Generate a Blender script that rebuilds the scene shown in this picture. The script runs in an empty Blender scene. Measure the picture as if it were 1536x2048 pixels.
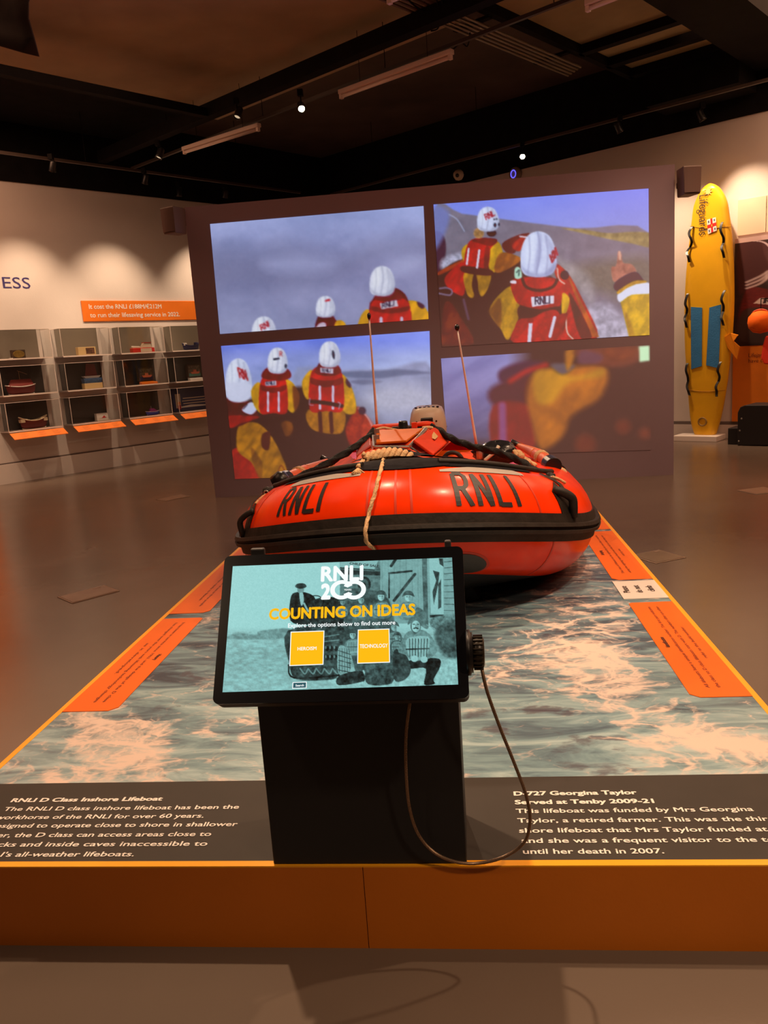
import bpy, bmesh, math, random
import numpy as np
from mathutils import Matrix, Vector
random.seed(4)
R = math.radians
SC = bpy.context.scene
COL = SC.collection

# ------------------------------------------------------------------ camera
W, H = 1536, 2048
F, YAW, PITCH, ROLL = 1601.955, 0.103, 0.194, -0.067
CAM = np.array([0., 0., 1.5])
_f = np.array([-math.sin(YAW)*math.cos(PITCH), math.cos(YAW)*math.cos(PITCH), -math.sin(PITCH)])
_r0 = np.array([math.cos(YAW), math.sin(YAW), 0.]); _u0 = np.cross(_r0, _f)
_r = math.cos(ROLL)*_r0 + math.sin(ROLL)*_u0
_u = -math.sin(ROLL)*_r0 + math.cos(ROLL)*_u0
cd = bpy.data.cameras.new('camera'); cam = bpy.data.objects.new('camera', cd); COL.objects.link(cam)
cd.sensor_fit = 'VERTICAL'; cd.sensor_height = 36; cd.sensor_width = 27; cd.lens = F/H*36
cd.clip_start = .05; cd.clip_end = 100
m = Matrix.Identity(4)
for i in range(3):
    m[i][0] = _r[i]; m[i][1] = _u[i]; m[i][2] = -_f[i]; m[i][3] = CAM[i]
cam.matrix_world = m
SC.camera = cam

# ------------------------------------------------------------------ exposure, world
SC.view_settings.view_transform = 'Standard'; SC.view_settings.look = 'None'
SC.view_settings.gamma = 1; SC.view_settings.use_curve_mapping = False
SC.view_settings.exposure = 0.0
wd = bpy.data.worlds.new('world'); SC.world = wd; wd.use_nodes = True
wd.node_tree.nodes['Background'].inputs[0].default_value = (.03, .018, .012, 1)
wd.node_tree.nodes['Background'].inputs[1].default_value = .5
SC.cycles.max_bounces = 8; SC.cycles.transparent_max_bounces = 16
SC.cycles.sample_clamp_indirect = 4.0
SC.cycles.use_denoising = True

# room frame: corner O, L runs along the left wall away from us, V along the right wall to the right
TH = .645
L = np.array([math.sin(TH), math.cos(TH), 0.]); V = np.array([math.cos(TH), -math.sin(TH), 0.])
O = np.array([-2.497, 16.63, 0.])
def rm(v, u, z): return tuple(O + v*V + u*L + np.array([0, 0, z]))

WARM = (1, .68, .44)
def spot(name, loc, aim, watts, angle=60, blend=.6, size=.04, color=WARM, parent=None):
    l = bpy.data.lights.new(name, 'SPOT'); l.energy = watts; l.spot_size = R(angle); l.spot_blend = blend
    l.shadow_soft_size = size; l.color = color
    o = bpy.data.objects.new(name, l); COL.objects.link(o)
    d = Vector(aim) - Vector(loc)
    o.rotation_euler = d.to_track_quat('-Z', 'Y').to_euler(); o.location = loc
    if parent: parent_keep(o, parent)
    return o
def parent_keep(o, p):
    o.parent = p; o.matrix_parent_inverse = wmat(p).inverted()

# unseen gallery spots over and behind the visitor; added ones marked, then fill
spot('unseen_spot', (-1.0, 2.85, 4.5), (-.95, 2.2, .2), 520, 66, .8, .05)
spot('unseen_spot', (2.3, 2.6, 4.5), (.85, 2.9, .2), 330, 60, .9, .05)
spot('unseen_spot', (1.5, 1.6, 4.6), (.10, 4.0, .8), 455, 34, .9, .06, (1, .74, .48))
spot('unseen_spot', (.4, 3.2, 4.9), (-.25, 6.8, 1.0), 330, 46, .9, .06)  # added spot, brightens the engine cowl and aerials
spot('unseen_spot', (1.6, 4.6, 4.6), (.6, 4.5, .3), 260, 60, .9, .06)
spot('unseen_spot', (2.4, -.6, 4.4), (1.2, 1.7, .0), 430, 50, 1, .15)
spot('unseen_spot', (-2.6, -.6, 4.4), (-1.2, 1.6, .0), 110, 50, 1, .15)
spot('unseen_spot', rm(5, -6.2, 4.6), rm(0, -4.9, 1.0), 75, 60, .9, .06)  # added spot, lifts the display cases from the front
spot('unseen_spot', rm(2, -8.8, 4.6), rm(0, -8.4, 1.6), 260, 60, .9, .06)  # added spot, lights the orange banner for its floor reflection
spot('unseen_spot', (3.2, 6.6, 4.8), (1.3, 8.9, .3), 330, 60, .9, .1)
for _k, (_x, _y, _e) in enumerate(((-3.5, 3.2, 85), (3.0, 4.5, 95), (-5.2, 8.6, 230), (4.5, 9.0, 150))):
    al = bpy.data.lights.new('room_fill', 'AREA'); al.energy = _e; al.size = 3.5; al.color = (1, .52, .30)
    ao = bpy.data.objects.new('room_fill', al); COL.objects.link(ao); ao.location = (_x, _y, 5.0)

# ------------------------------------------------------------------ projection helpers (picture measures -> places)
def ray(x, y): return _r*(x-W/2)/F - _u*(y-H/2)/F + _f
def at(x, y, n, k):
    v = ray(x, y); n = np.array(n, float); t = (k - n@CAM)/(n@v); return CAM + t*v
def atY(x, y, Y): return tuple(at(x, y, (0, 1, 0), Y))
def atZ(x, y, Z): return tuple(at(x, y, (0, 0, 1), Z))
def proj(P):
    v = np.asarray(P, float) - CAM; z = v@_f
    return np.stack([W/2 + F*(v@_r)/z, H/2 - F*(v@_u)/z], -1)

# ------------------------------------------------------------------ materials
def lin(c):
    c = np.asarray(c, float)/255.
    return np.where(c <= .04045, c/12.92, ((c+.055)/1.055)**2.4)
def srgb(*c):
    v = lin(c); return (float(v[0]), float(v[1]), float(v[2]), 1)
MATS = {}
def mat(name, col, rough=.6, metal=0, bump=0, bscale=40, var=0, vscale=6, emis=None, estr=0, coat=0, spec=.5, trans=0, alpha=1):
    if name in MATS: return MATS[name]
    ma = bpy.data.materials.new(name); ma.use_nodes = True; MATS[name] = ma
    nt = ma.node_tree; b = nt.nodes['Principled BSDF']
    b.inputs['Base Color'].default_value = col; b.inputs['Roughness'].default_value = rough
    b.inputs['Metallic'].default_value = metal; b.inputs['Specular IOR Level'].default_value = spec
    b.inputs['Coat Weight'].default_value = coat; b.inputs['Coat Roughness'].default_value = .15
    b.inputs['Transmission Weight'].default_value = trans; b.inputs['Alpha'].default_value = alpha
    if emis: b.inputs['Emission Color'].default_value = emis; b.inputs['Emission Strength'].default_value = estr
    tc = nt.nodes.new('ShaderNodeTexCoord')
    if var:
        n = nt.nodes.new('ShaderNodeTexNoise'); n.inputs['Scale'].default_value = vscale; n.inputs['Detail'].default_value = 5
        nt.links.new(tc.outputs['Object'], n.inputs['Vector'])
        r = nt.nodes.new('ShaderNodeValToRGB')
        r.color_ramp.elements[0].position = .3; r.color_ramp.elements[1].position = .7
        r.color_ramp.elements[0].color = tuple(max(0, x*(1-var)) for x in col[:3]) + (1,)
        r.color_ramp.elements[1].color = tuple(min(1, x*(1+var)) for x in col[:3]) + (1,)
        nt.links.new(n.outputs[0], r.inputs[0]); nt.links.new(r.outputs[0], b.inputs['Base Color'])
    if bump:
        n = nt.nodes.new('ShaderNodeTexNoise'); n.inputs['Scale'].default_value = bscale; n.inputs['Detail'].default_value = 4
        nt.links.new(tc.outputs['Object'], n.inputs['Vector'])
        bp = nt.nodes.new('ShaderNodeBump'); bp.inputs['Strength'].default_value = bump; bp.inputs['Distance'].default_value = .01
        nt.links.new(n.outputs[0], bp.inputs['Height']); nt.links.new(bp.outputs[0], b.inputs['Normal'])
    return ma
def vcol_mat(name, emit, rough=.6, base=None, spec=.5):
    ma = bpy.data.materials.new(name); ma.use_nodes = True
    nt = ma.node_tree; b = nt.nodes['Principled BSDF']; b.inputs['Roughness'].default_value = rough
    b.inputs['Specular IOR Level'].default_value = spec
    a = nt.nodes.new('ShaderNodeVertexColor'); a.layer_name = 'paint'
    if emit:
        b.inputs['Base Color'].default_value = base
        nt.links.new(a.outputs[0], b.inputs['Emission Color']); b.inputs['Emission Strength'].default_value = emit
    else: nt.links.new(a.outputs[0], b.inputs['Base Color'])
    return ma

M_WALL = mat('white_wall_paint', (.72, .66, .62, 1), .75, bump=.12, bscale=60, var=.03, vscale=2)
M_BLACKWALL = mat('black_wall_paint', (.008, .007, .007, 1), .9, spec=.15, bump=.1, var=.3)
M_CEIL = mat('dark_ceiling', (.07, .045, .035, 1), .85, bump=.2, bscale=20, var=.35, vscale=1.2)
M_BEAM = mat('black_steel', (.006, .005, .005, 1), .85, spec=.15, var=.3)
M_PART = mat('grey_partition_paint', (.27, .19, .225, 1), .8, bump=.05, var=.03, vscale=2)
M_BLACK = mat('black_plastic', (.010, .010, .011, 1), .35, var=.2)
M_BLACKMATT = mat('black_laminate', (.010, .010, .012, 1), .55, bump=.05)
M_RUBBER = mat('black_rubber', (.018, .012, .009, 1), .6, spec=.3, bump=.25, bscale=30, var=.35, vscale=12)
M_FABRICBLK = mat('black_fabric', (.007, .006, .008, 1), .85, spec=.15, bump=.5, bscale=25, var=.4, vscale=20)
M_ORANGE = mat('orange_boat_fabric', (.86, .036, .001, 1), .26, bump=.12, bscale=7, var=.10, vscale=5, coat=.06, spec=.22)
M_SEAM = mat('orange_seam', (.55, .030, .004, 1), .5)
M_DECK = mat('orange_deck_fabric', (.70, .065, .008, 1), .6, spec=.25, bump=.5, bscale=12, var=.2, vscale=8)
M_FLAP = mat('red_flap_fabric', (.62, .040, .006, 1), .6, spec=.25, bump=.3, bscale=10, var=.12, vscale=6)
M_FLAPD = mat('dark_red_fabric', (.42, .03, .02, 1), .5, bump=.3, bscale=10, var=.12)
M_HATCH = mat('orange_gelcoat', (.62, .125, .003, 1), .5, spec=.25, var=.1, vscale=6)
M_ALU = mat('aluminium', (.55, .52, .48, 1), .35, .9, var=.15, vscale=30)
M_REFL = mat('grey_reflective_tape', (.36, .31, .27, 1), .45, var=.1)
M_ROPE = mat('beige_rope', (.62, .38, .19, 1), .8, bump=.6, bscale=120, var=.2, vscale=40)
M_BROPE = mat('black_rope', (.007, .006, .006, 1), .7, spec=.25, bump=.5, bscale=80, var=.3, vscale=40)
M_CREAM = mat('cream_plastic', (.62, .52, .40, 1), .4, var=.06)
M_PLATF = mat('orange_plinth_laminate', (.62, .165, .004, 1), .55, bump=.05, bscale=80, var=.06, vscale=3)
M_RIM = mat('yellow_orange_edging', (1.0, .42, .012, 1), .4, var=.05)
M_LABEL = mat('orange_label_vinyl', (.85, .15, .008, 1), .5, var=.04, spec=.3)
M_TEXTDARK = mat('dark_red_print', (.16, .022, .006, 1), .6)
M_BAND = mat('dark_grey_vinyl', (.045, .038, .031, 1), .65, spec=.3, var=.08)
M_WHITETXT = mat('white_print', (.88, .84, .78, 1), .6)
M_WHITE = mat('white_plastic', (.80, .76, .72, 1), .45)
M_PURPLE = mat('purple_lettering', (.045, .030, .16, 1), .6)
M_SIGN = mat('orange_sign', (.85, .20, .012, 1), .5, var=.03)
M_YELLOW = mat('yellow_board', (.80, .44, .010, 1), .38, bump=.03, var=.07, vscale=3, coat=.2)
M_BLUE = mat('blue_pad', (.03, .20, .48, 1), .6, bump=.3, bscale=60, var=.08)
M_RED = mat('red_plastic', (.60, .02, .02, 1), .45, var=.1)
M_MAROON = mat('maroon_paint', (.16, .015, .012, 1), .5, var=.1)
M_NAVY = mat('navy_paint', (.012, .018, .10, 1), .5, var=.1)
M_TAN = mat('tan_wood', (.50, .33, .16, 1), .6, var=.12)
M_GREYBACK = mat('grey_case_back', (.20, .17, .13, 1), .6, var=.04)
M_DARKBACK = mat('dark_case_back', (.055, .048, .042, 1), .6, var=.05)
M_SHELF = mat('grey_case_shelf', (.42, .36, .34, 1), .6, var=.04)
M_EDGE = mat('acrylic_edge', (.85, .75, .68, 1), .3)
M_BRASS = mat('aged_brass', (.30, .20, .05, 1), .45, .6, var=.2, vscale=30)
def glass_mat():
    ma = bpy.data.materials.new('clear_acrylic'); ma.use_nodes = True; nt = ma.node_tree
    nt.nodes.clear(); out = nt.nodes.new('ShaderNodeOutputMaterial')
    t = nt.nodes.new('ShaderNodeBsdfTransparent'); t.inputs[0].default_value = (.93, .93, .92, 1)
    g = nt.nodes.new('ShaderNodeBsdfGlossy'); g.inputs['Roughness'].default_value = .03
    fr = nt.nodes.new('ShaderNodeFresnel'); fr.inputs[0].default_value = 1.45
    mx = nt.nodes.new('ShaderNodeMixShader')
    nt.links.new(fr.outputs[0], mx.inputs[0]); nt.links.new(t.outputs[0], mx.inputs[1]); nt.links.new(g.outputs[0], mx.inputs[2])
    nt.links.new(mx.outputs[0], out.inputs[0]); return ma
M_GLASS = glass_mat()
def floor_mat():
    ma = bpy.data.materials.new('polished_floor'); ma.use_nodes = True; nt = ma.node_tree; b = nt.nodes['Principled BSDF']
    tc = nt.nodes.new('ShaderNodeTexCoord')
    n = nt.nodes.new('ShaderNodeTexNoise'); n.inputs['Scale'].default_value = 1.3; n.inputs['Detail'].default_value = 6
    nt.links.new(tc.outputs['Object'], n.inputs[0])
    r = nt.nodes.new('ShaderNodeValToRGB'); r.color_ramp.elements[0].color = (.125, .094, .072, 1); r.color_ramp.elements[1].color = (.17, .13, .10, 1)
    nt.links.new(n.outputs[0], r.inputs[0]); nt.links.new(r.outputs[0], b.inputs['Base Color'])
    r2 = nt.nodes.new('ShaderNodeMapRange'); r2.inputs[3].default_value = .20; r2.inputs[4].default_value = .30
    nt.links.new(n.outputs[0], r2.inputs[0]); nt.links.new(r2.outputs[0], b.inputs['Roughness'])
    n2 = nt.nodes.new('ShaderNodeTexNoise'); n2.inputs['Scale'].default_value = 90
    nt.links.new(tc.outputs['Object'], n2.inputs[0])
    bp = nt.nodes.new('ShaderNodeBump'); bp.inputs['Strength'].default_value = .06; bp.inputs['Distance'].default_value = .004
    nt.links.new(n2.outputs[0], bp.inputs['Height']); nt.links.new(bp.outputs[0], b.inputs['Normal'])
    b.inputs['Specular IOR Level'].default_value = .55
    return ma
M_FLOOR = floor_mat(); M_LITCEIL = mat('warm_lit_ceiling', (.40, .30, .18, 1), .85, bump=.2, bscale=8, var=.25, vscale=.8)
def emit_mat(name, col, s):
    ma = bpy.data.materials.new(name); ma.use_nodes = True; nt = ma.node_tree; b = nt.nodes['Principled BSDF']
    b.inputs['Base Color'].default_value = (0, 0, 0, 1); b.inputs['Emission Color'].default_value = col; b.inputs['Emission Strength'].default_value = s
    return ma

# ------------------------------------------------------------------ object helpers
WM = {}
def wmat(o): return WM.get(o.name, Matrix.Identity(4))
def thing(name, label, cat, loc=(0, 0, 0), rotz=0, group=None):
    o = bpy.data.objects.new(name, None); COL.objects.link(o); o.empty_display_size = .1
    o.location = loc; o.rotation_euler = (0, 0, rotz)
    WM[o.name] = Matrix.Translation(Vector(loc)) @ Matrix.Rotation(rotz, 4, 'Z')
    return tag(o, label, cat, group)
def tag(o, label=None, cat=None, group=None, kind=None):
    if label: o['label'] = label
    if cat: o['category'] = cat
    if group: o['group'] = group
    if kind: o['kind'] = kind
    return o
def setmesh(o_or_name, me, ma, parent, local, smooth):
    o = bpy.data.objects.new(o_or_name, me); COL.objects.link(o)
    if parent is not None:
        if not local: me.transform(wmat(parent).inverted())
        o.parent = parent; WM[o.name] = wmat(parent)
    if ma is not None: me.materials.append(ma)
    if smooth: me.polygons.foreach_set('use_smooth', [True]*len(me.polygons))
    me.update(); return o
def mesh(name, vs, fs, ma, parent=None, local=False, smooth=False):
    me = bpy.data.meshes.new(name); me.from_pydata([tuple(map(float, v)) for v in vs], [], [tuple(f) for f in fs])
    return setmesh(name, me, ma, parent, local, smooth)
class B:
    def __init__(s): s.v = []; s.f = []
    def add(s, vs, fs):
        n = len(s.v); s.v += [tuple(map(float, v)) for v in vs]; s.f += [tuple(i+n for i in f) for f in fs]; return s
    def box(s, a, b, M=None):
        (x0, y0, z0), (x1, y1, z1) = a, b
        vs = [(x, y, z) for z in (z0, z1) for x, y in ((x0, y0), (x1, y0), (x1, y1), (x0, y1))]
        if M is not None: vs = [tuple(M @ Vector(v)) for v in vs]
        return s.add(vs, [(3, 2, 1, 0), (4, 5, 6, 7), (0, 1, 5, 4), (1, 2, 6, 5), (2, 3, 7, 6), (3, 0, 4, 7)])
    def hexa(s, lo, hi):   # two quads
        return s.add(list(lo)+list(hi), [(3, 2, 1, 0), (4, 5, 6, 7), (0, 1, 5, 4), (1, 2, 6, 5), (2, 3, 7, 6), (3, 0, 4, 7)])
    def prism(s, pts, off):  # polygon extruded by vector
        n = len(pts); off = np.array(off); P = [np.array(p, float) for p in pts]
        return s.add([tuple(p) for p in P]+[tuple(p+off) for p in P],
                     [tuple(range(n))[::-1], tuple(range(n, 2*n))]+[(i, (i+1) % n, n+(i+1) % n, n+i) for i in range(n)])
    def tube(s, pts, r, n=10, rf=None, caps=True, closed=False):
        P = [np.array(p, float) for p in pts]; m_ = len(P); up = None; rings = []
        for i, p in enumerate(P):
            if closed: t = P[(i+1) % m_]-P[i-1]
            else: t = P[min(i+1, m_-1)]-P[max(i-1, 0)]
            t = t/(np.linalg.norm(t)+1e-9)
            if up is None:
                up = np.array([0, 0, 1.]) if abs(t[2]) < .9 else np.array([1., 0, 0])
            up = up-(up@t)*t; up /= np.linalg.norm(up); sd = np.cross(t, up)
            rr = r[i] if hasattr(r, '__len__') else r
            rings.append([tuple(p+(math.cos(a)*up+math.sin(a)*sd)*rr*(rf(i, a) if rf else 1)) for a in [2*math.pi*k/n for k in range(n)]])
        vs = [v for rg in rings for v in rg]; fs = []
        for i in range(m_ if closed else m_-1):
            j = (i+1) % m_
            for k in range(n): fs.append((i*n+k, i*n+(k+1) % n, j*n+(k+1) % n, j*n+k))
        if caps and not closed: fs += [tuple(range(n))[::-1], tuple((m_-1)*n+k for k in range(n))]
        return s.add(vs, fs)
    def lathe(s, prof, n=20, M=None):   # prof: (r, z)
        vs = [(r*math.cos(2*math.pi*k/n), r*math.sin(2*math.pi*k/n), z) for r, z in prof for k in range(n)]
        if M is not None: vs = [tuple(M @ Vector(v)) for v in vs]
        m_ = len(prof); fs = [(i*n+k, i*n+(k+1) % n, (i+1)*n+(k+1) % n, (i+1)*n+k) for i in range(m_-1) for k in range(n)]
        fs += [tuple(range(n))[::-1], tuple((m_-1)*n+k for k in range(n))]
        return s.add(vs, fs)
    def grid(s, G, flip=False):   # G[i][j] points
        G = np.asarray(G); a, b = G.shape[:2]
        fs = [(i*b+j, i*b+j+1, (i+1)*b+j+1, (i+1)*b+j) for i in range(a-1) for j in range(b-1)]
        if flip: fs = [f[::-1] for f in fs]
        return s.add(G.reshape(-1, 3), fs)
    def mk(s, name, ma, parent=None, local=False, smooth=False, bevel=0, seg=2):
        o = mesh(name, s.v, s.f, ma, parent, local, smooth)
        if bevel:
            bm = bmesh.new(); bm.from_mesh(o.data)
            bmesh.ops.recalc_face_normals(bm, faces=bm.faces)
            bmesh.ops.bevel(bm, geom=bm.edges[:], offset=bevel, segments=seg, affect='EDGES', profile=.5, clamp_overlap=True)
            bm.to_mesh(o.data); bm.free(); o.data.update()
        return o
def catmull(pts, k=8, closed=False):
    P = [np.array(p, float) for p in pts]; n = len(P); out = []
    rng = range(n) if closed else range(n-1)
    for i in rng:
        if closed: a, b, c, d = P[i-1], P[i], P[(i+1) % n], P[(i+2) % n]
        else: a, b, c, d = P[max(i-1, 0)], P[i], P[i+1], P[min(i+2, n-1)]
        for t in [j/k for j in range(k)]:
            out.append(.5*((2*b)+(-a+c)*t+(2*a-5*b+4*c-d)*t*t+(-a+3*b-3*c+d)*t**3))
    if not closed: out.append(P[-1])
    return out
def text(name, body, p0, xdir, ydir, ma, width=None, height=.03, bold=0, parent=None, lift=.001, sx=1, align='l', shear=0, thick=0):
    """flat lettering; p0 baseline start, height = cap height"""
    xdir = np.array(xdir, float); xdir /= np.linalg.norm(xdir); ydir = np.array(ydir, float); ydir = ydir-(ydir@xdir)*xdir; ydir /= np.linalg.norm(ydir)
    n = np.cross(xdir, ydir)
    cu = bpy.data.curves.new(name, 'FONT'); cu.body = body; cu.size = 1; cu.shear = shear; cu.resolution_u = 3; cu.fill_mode = 'FRONT'
    to = bpy.data.objects.new('tmp_text', cu); me = bpy.data.meshes.new_from_object(to)
    bpy.data.objects.remove(to); bpy.data.curves.remove(cu)
    co = np.empty(len(me.vertices)*3); me.vertices.foreach_get('co', co); co = co.reshape(-1, 3)
    if bold:   # heavier weight: the glyphs repeated with small shifts
        fs_ = [tuple(p.vertices) for p in me.polygons]; n0 = len(co); bb_ = bold*1.1
        sh_ = [(0, 0), (bb_, 0), (-bb_, 0), (0, bb_), (0, -bb_), (bb_*.7, bb_*.7), (-bb_*.7, bb_*.7), (bb_*.7, -bb_*.7), (-bb_*.7, -bb_*.7)]
        co = np.concatenate([co+np.array([a_, b_, .00004*k]) for k, (a_, b_) in enumerate(sh_)])
        bpy.data.meshes.remove(me); me = bpy.data.meshes.new(name)
        me.from_pydata(co.tolist(), [], [tuple(i+n0*k for i in f_) for k in range(len(sh_)) for f_ in fs_])
    x0, x1 = co[:, 0].min(), co[:, 0].max(); s = height/.73
    kx = (width/(x1-x0)) if width else s*sx
    X = (co[:, 0]-x0)*kx
    if align == 'c': X -= X.max()/2
    Pn = np.array(p0)[None]+X[:, None]*xdir+(co[:, 1]*s)[:, None]*ydir+n*lift+co[:, 2:3]*n
    me.vertices.foreach_set('co', Pn.ravel()); me.name = name
    o = setmesh(name, me, ma, parent, False, False)
    return o
def copy_tree(src, loc, rotz, label=None):
    r = src.copy(); COL.objects.link(r); r.location = loc; r.rotation_euler = (0, 0, rotz)
    WM[r.name] = Matrix.Translation(Vector(loc)) @ Matrix.Rotation(rotz, 4, 'Z')
    if label: r['label'] = label
    for ch in list(src.children):
        c = ch.copy(); COL.objects.link(c); c.parent = r; WM[c.name] = WM[r.name]
        for g in list(ch.children):
            d = g.copy(); COL.objects.link(d); d.parent = c; WM[d.name] = WM[r.name]
    return r

# ------------------------------------------------------------------ painter (flat pictures: projected film, screen photo, printed murals)
def vnoise(x, y, s, seed):
    rs = np.random.RandomState(seed); T = rs.rand(64, 64)
    x = x/s; y = y/s; xi = np.floor(x).astype(int); yi = np.floor(y).astype(int); fx = x-xi; fy = y-yi
    fx = fx*fx*(3-2*fx); fy = fy*fy*(3-2*fy); g = lambda a, b: T[a % 64, b % 64]
    return (g(xi, yi)*(1-fx)+g(xi+1, yi)*fx)*(1-fy)+(g(xi, yi+1)*(1-fx)+g(xi+1, yi+1)*fx)*fy
def fbm(x, y, s, seed, o=4):
    v = 0; a = .5; t = 0
    for i in range(o): v = v+a*vnoise(x, y, s/2**i, seed+i); t += a; a *= .55
    return v/t
class Paint:
    def __init__(s, X, Y, scale, ox, oy):
        s.x = (X-ox)*scale; s.y = (Y-oy)*scale; s.c = np.zeros(X.shape+(3,)); s.aa = .7*scale*1.3
    def fill(s, c): s.c[:] = c
    def blend(s, a, c, msk=None):
        a = np.clip(a, 0, 1)[..., None]
        if msk is None: s.c = s.c*(1-a)+np.asarray(c, float)*a
        else: s.c[msk] = s.c[msk]*(1-a)+np.asarray(c, float)*a
    def vgrad(s, stops):
        ys = [p[0] for p in stops]
        for k in range(3): s.c[..., k] = np.interp(s.y, ys, [p[1][k] for p in stops])
    def noise(s, amp, sc, seed, sx=1, sy=1): s.c += ((fbm(s.x*sx, s.y*sy, sc, seed)-.5)*2*amp)[..., None]
    def sdf(s, pts, x, y):
        P = np.array(pts, float); d = np.full(x.shape, 1e9); ins = np.zeros(x.shape, bool)
        for i in range(len(P)):
            ax, ay = P[i-1]; bx, by = P[i]; ex, ey = bx-ax, by-ay; l2 = ex*ex+ey*ey+1e-9
            t = np.clip(((x-ax)*ex+(y-ay)*ey)/l2, 0, 1); d = np.minimum(d, (x-ax-t*ex)**2+(y-ay-t*ey)**2)
            cr = ((ay > y) != (by > y)) & (x < (bx-ax)*(y-ay)/(by-ay+1e-12)+ax); ins ^= cr
        d = np.sqrt(d); return np.where(ins, -d, d)
    def poly(s, pts, c, soft=None, smooth=True, alpha=1, tex=0, tsc=12, seed=7):
        soft = s.aa if soft is None else soft
        P = [tuple(p) for p in (catmull(pts, 4, True) if smooth else pts)]
        xs = [p[0] for p in P]; ys = [p[1] for p in P]
        m_ = (s.x > min(xs)-2*soft) & (s.x < max(xs)+2*soft) & (s.y > min(ys)-2*soft) & (s.y < max(ys)+2*soft)
        if not m_.any(): return
        x = s.x[m_]; y = s.y[m_]; d = s.sdf(P, x, y); c = np.asarray(c, float)[None]
        if tex: c = c*(1+tex*2*(fbm(x, y, tsc, seed)-.5)[:, None])
        a = np.clip(.5-d/soft, 0, 1)*alpha
        s.c[m_] = s.c[m_]*(1-a[:, None])+c*a[:, None]
    def ell(s, cx, cy, rx, ry, c, rot=0, soft=None, alpha=1, tex=0):
        n = 20; cr, sr = math.cos(rot), math.sin(rot)
        pts = [(cx+rx*math.cos(t)*cr-ry*math.sin(t)*sr, cy+rx*math.cos(t)*sr+ry*math.sin(t)*cr) for t in [2*math.pi*k/n for k in range(n)]]
        s.poly(pts, c, soft, False, alpha, tex)
    def line(s, pts, w, c, soft=None, alpha=1, smooth=True):
        soft = s.aa if soft is None else soft
        P = [tuple(p) for p in (catmull(pts, 5) if smooth and len(pts) > 2 else pts)]
        xs = [p[0] for p in P]; ys = [p[1] for p in P]; g = w+2*soft
        m_ = (s.x > min(xs)-g) & (s.x < max(xs)+g) & (s.y > min(ys)-g) & (s.y < max(ys)+g)
        if not m_.any(): return
        x = s.x[m_]; y = s.y[m_]; d = np.full(x.shape, 1e9)
        for (ax, ay), (bx, by) in zip(P[:-1], P[1:]):
            ex, ey = bx-ax, by-ay; t = np.clip(((x-ax)*ex+(y-ay)*ey)/(ex*ex+ey*ey+1e-9), 0, 1)
            d = np.minimum(d, (x-ax-t*ex)**2+(y-ay-t*ey)**2)
        a = np.clip(.5-(np.sqrt(d)-w/2)/soft, 0, 1)*alpha
        s.c[m_] = s.c[m_]*(1-a[:, None])+np.asarray(c, float)*a[:, None]
    def word(s, w, x, y, cw, h, wd, c, dx=(1, 0), dy=(0, -1), gap=.35):
        for ch in w:
            for st in GLY[ch]:
                s.line([(x+p[0]*cw*dx[0]+p[1]*h*dy[0], y+p[0]*cw*dx[1]+p[1]*h*dy[1]) for p in st], wd, c, smooth=False)
            k = (GW[ch]+gap)*cw; x += k*dx[0]; y += k*dx[1]
def folds(p, amt=.3, sat=55, seed=91, sc=70, dark=.0):
    mx = p.c.max(-1); mn = p.c.min(-1); m_ = np.clip((p.c[..., 0]-p.c[..., 2]-sat)/40, 0, 1)
    n = fbm(p.x*1.0+.6*p.y, p.y*.45-p.x*.3, sc, seed, 5); r_ = 1-np.abs(2*n-1)*2.2
    n2 = fbm(p.x, p.y, sc*2.2, seed+9, 3)
    p.c *= (1-m_*amt*np.clip(r_, 0, 1)*1.1-m_*amt*1.3*np.clip(n2-.42, 0, 1)-dark*m_)[..., None]
    p.c += ((fbm(p.x, p.y, 9, seed+3, 2)-.5)*9)[..., None]
    k = np.array([.25, .5, .25])
    for ax in (0, 1):
        q = np.pad(p.c, [(1, 1) if ax == i else (0, 0) for i in range(3)], 'edge'); n_ = p.c.shape[ax]
        p.c = sum(k[i]*np.take(q, range(i, i+n_), ax) for i in range(3))
GLY = {'R': [[(0, 0), (0, 1)], [(0, 1), (.55, 1), (.78, .9), (.82, .75), (.75, .6), (.5, .5), (0, .5)], [(.42, .5), (.88, 0)]],
       'N': [[(0, 0), (0, 1)], [(0, 1), (.8, 0)], [(.8, 0), (.8, 1)]], 'L': [[(0, 1), (0, 0)], [(0, .04), (.7, .04)]], 'I': [[(0, 0), (0, 1)]]}
GW = {'R': .85, 'N': .8, 'L': .7, 'I': 0}
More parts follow.
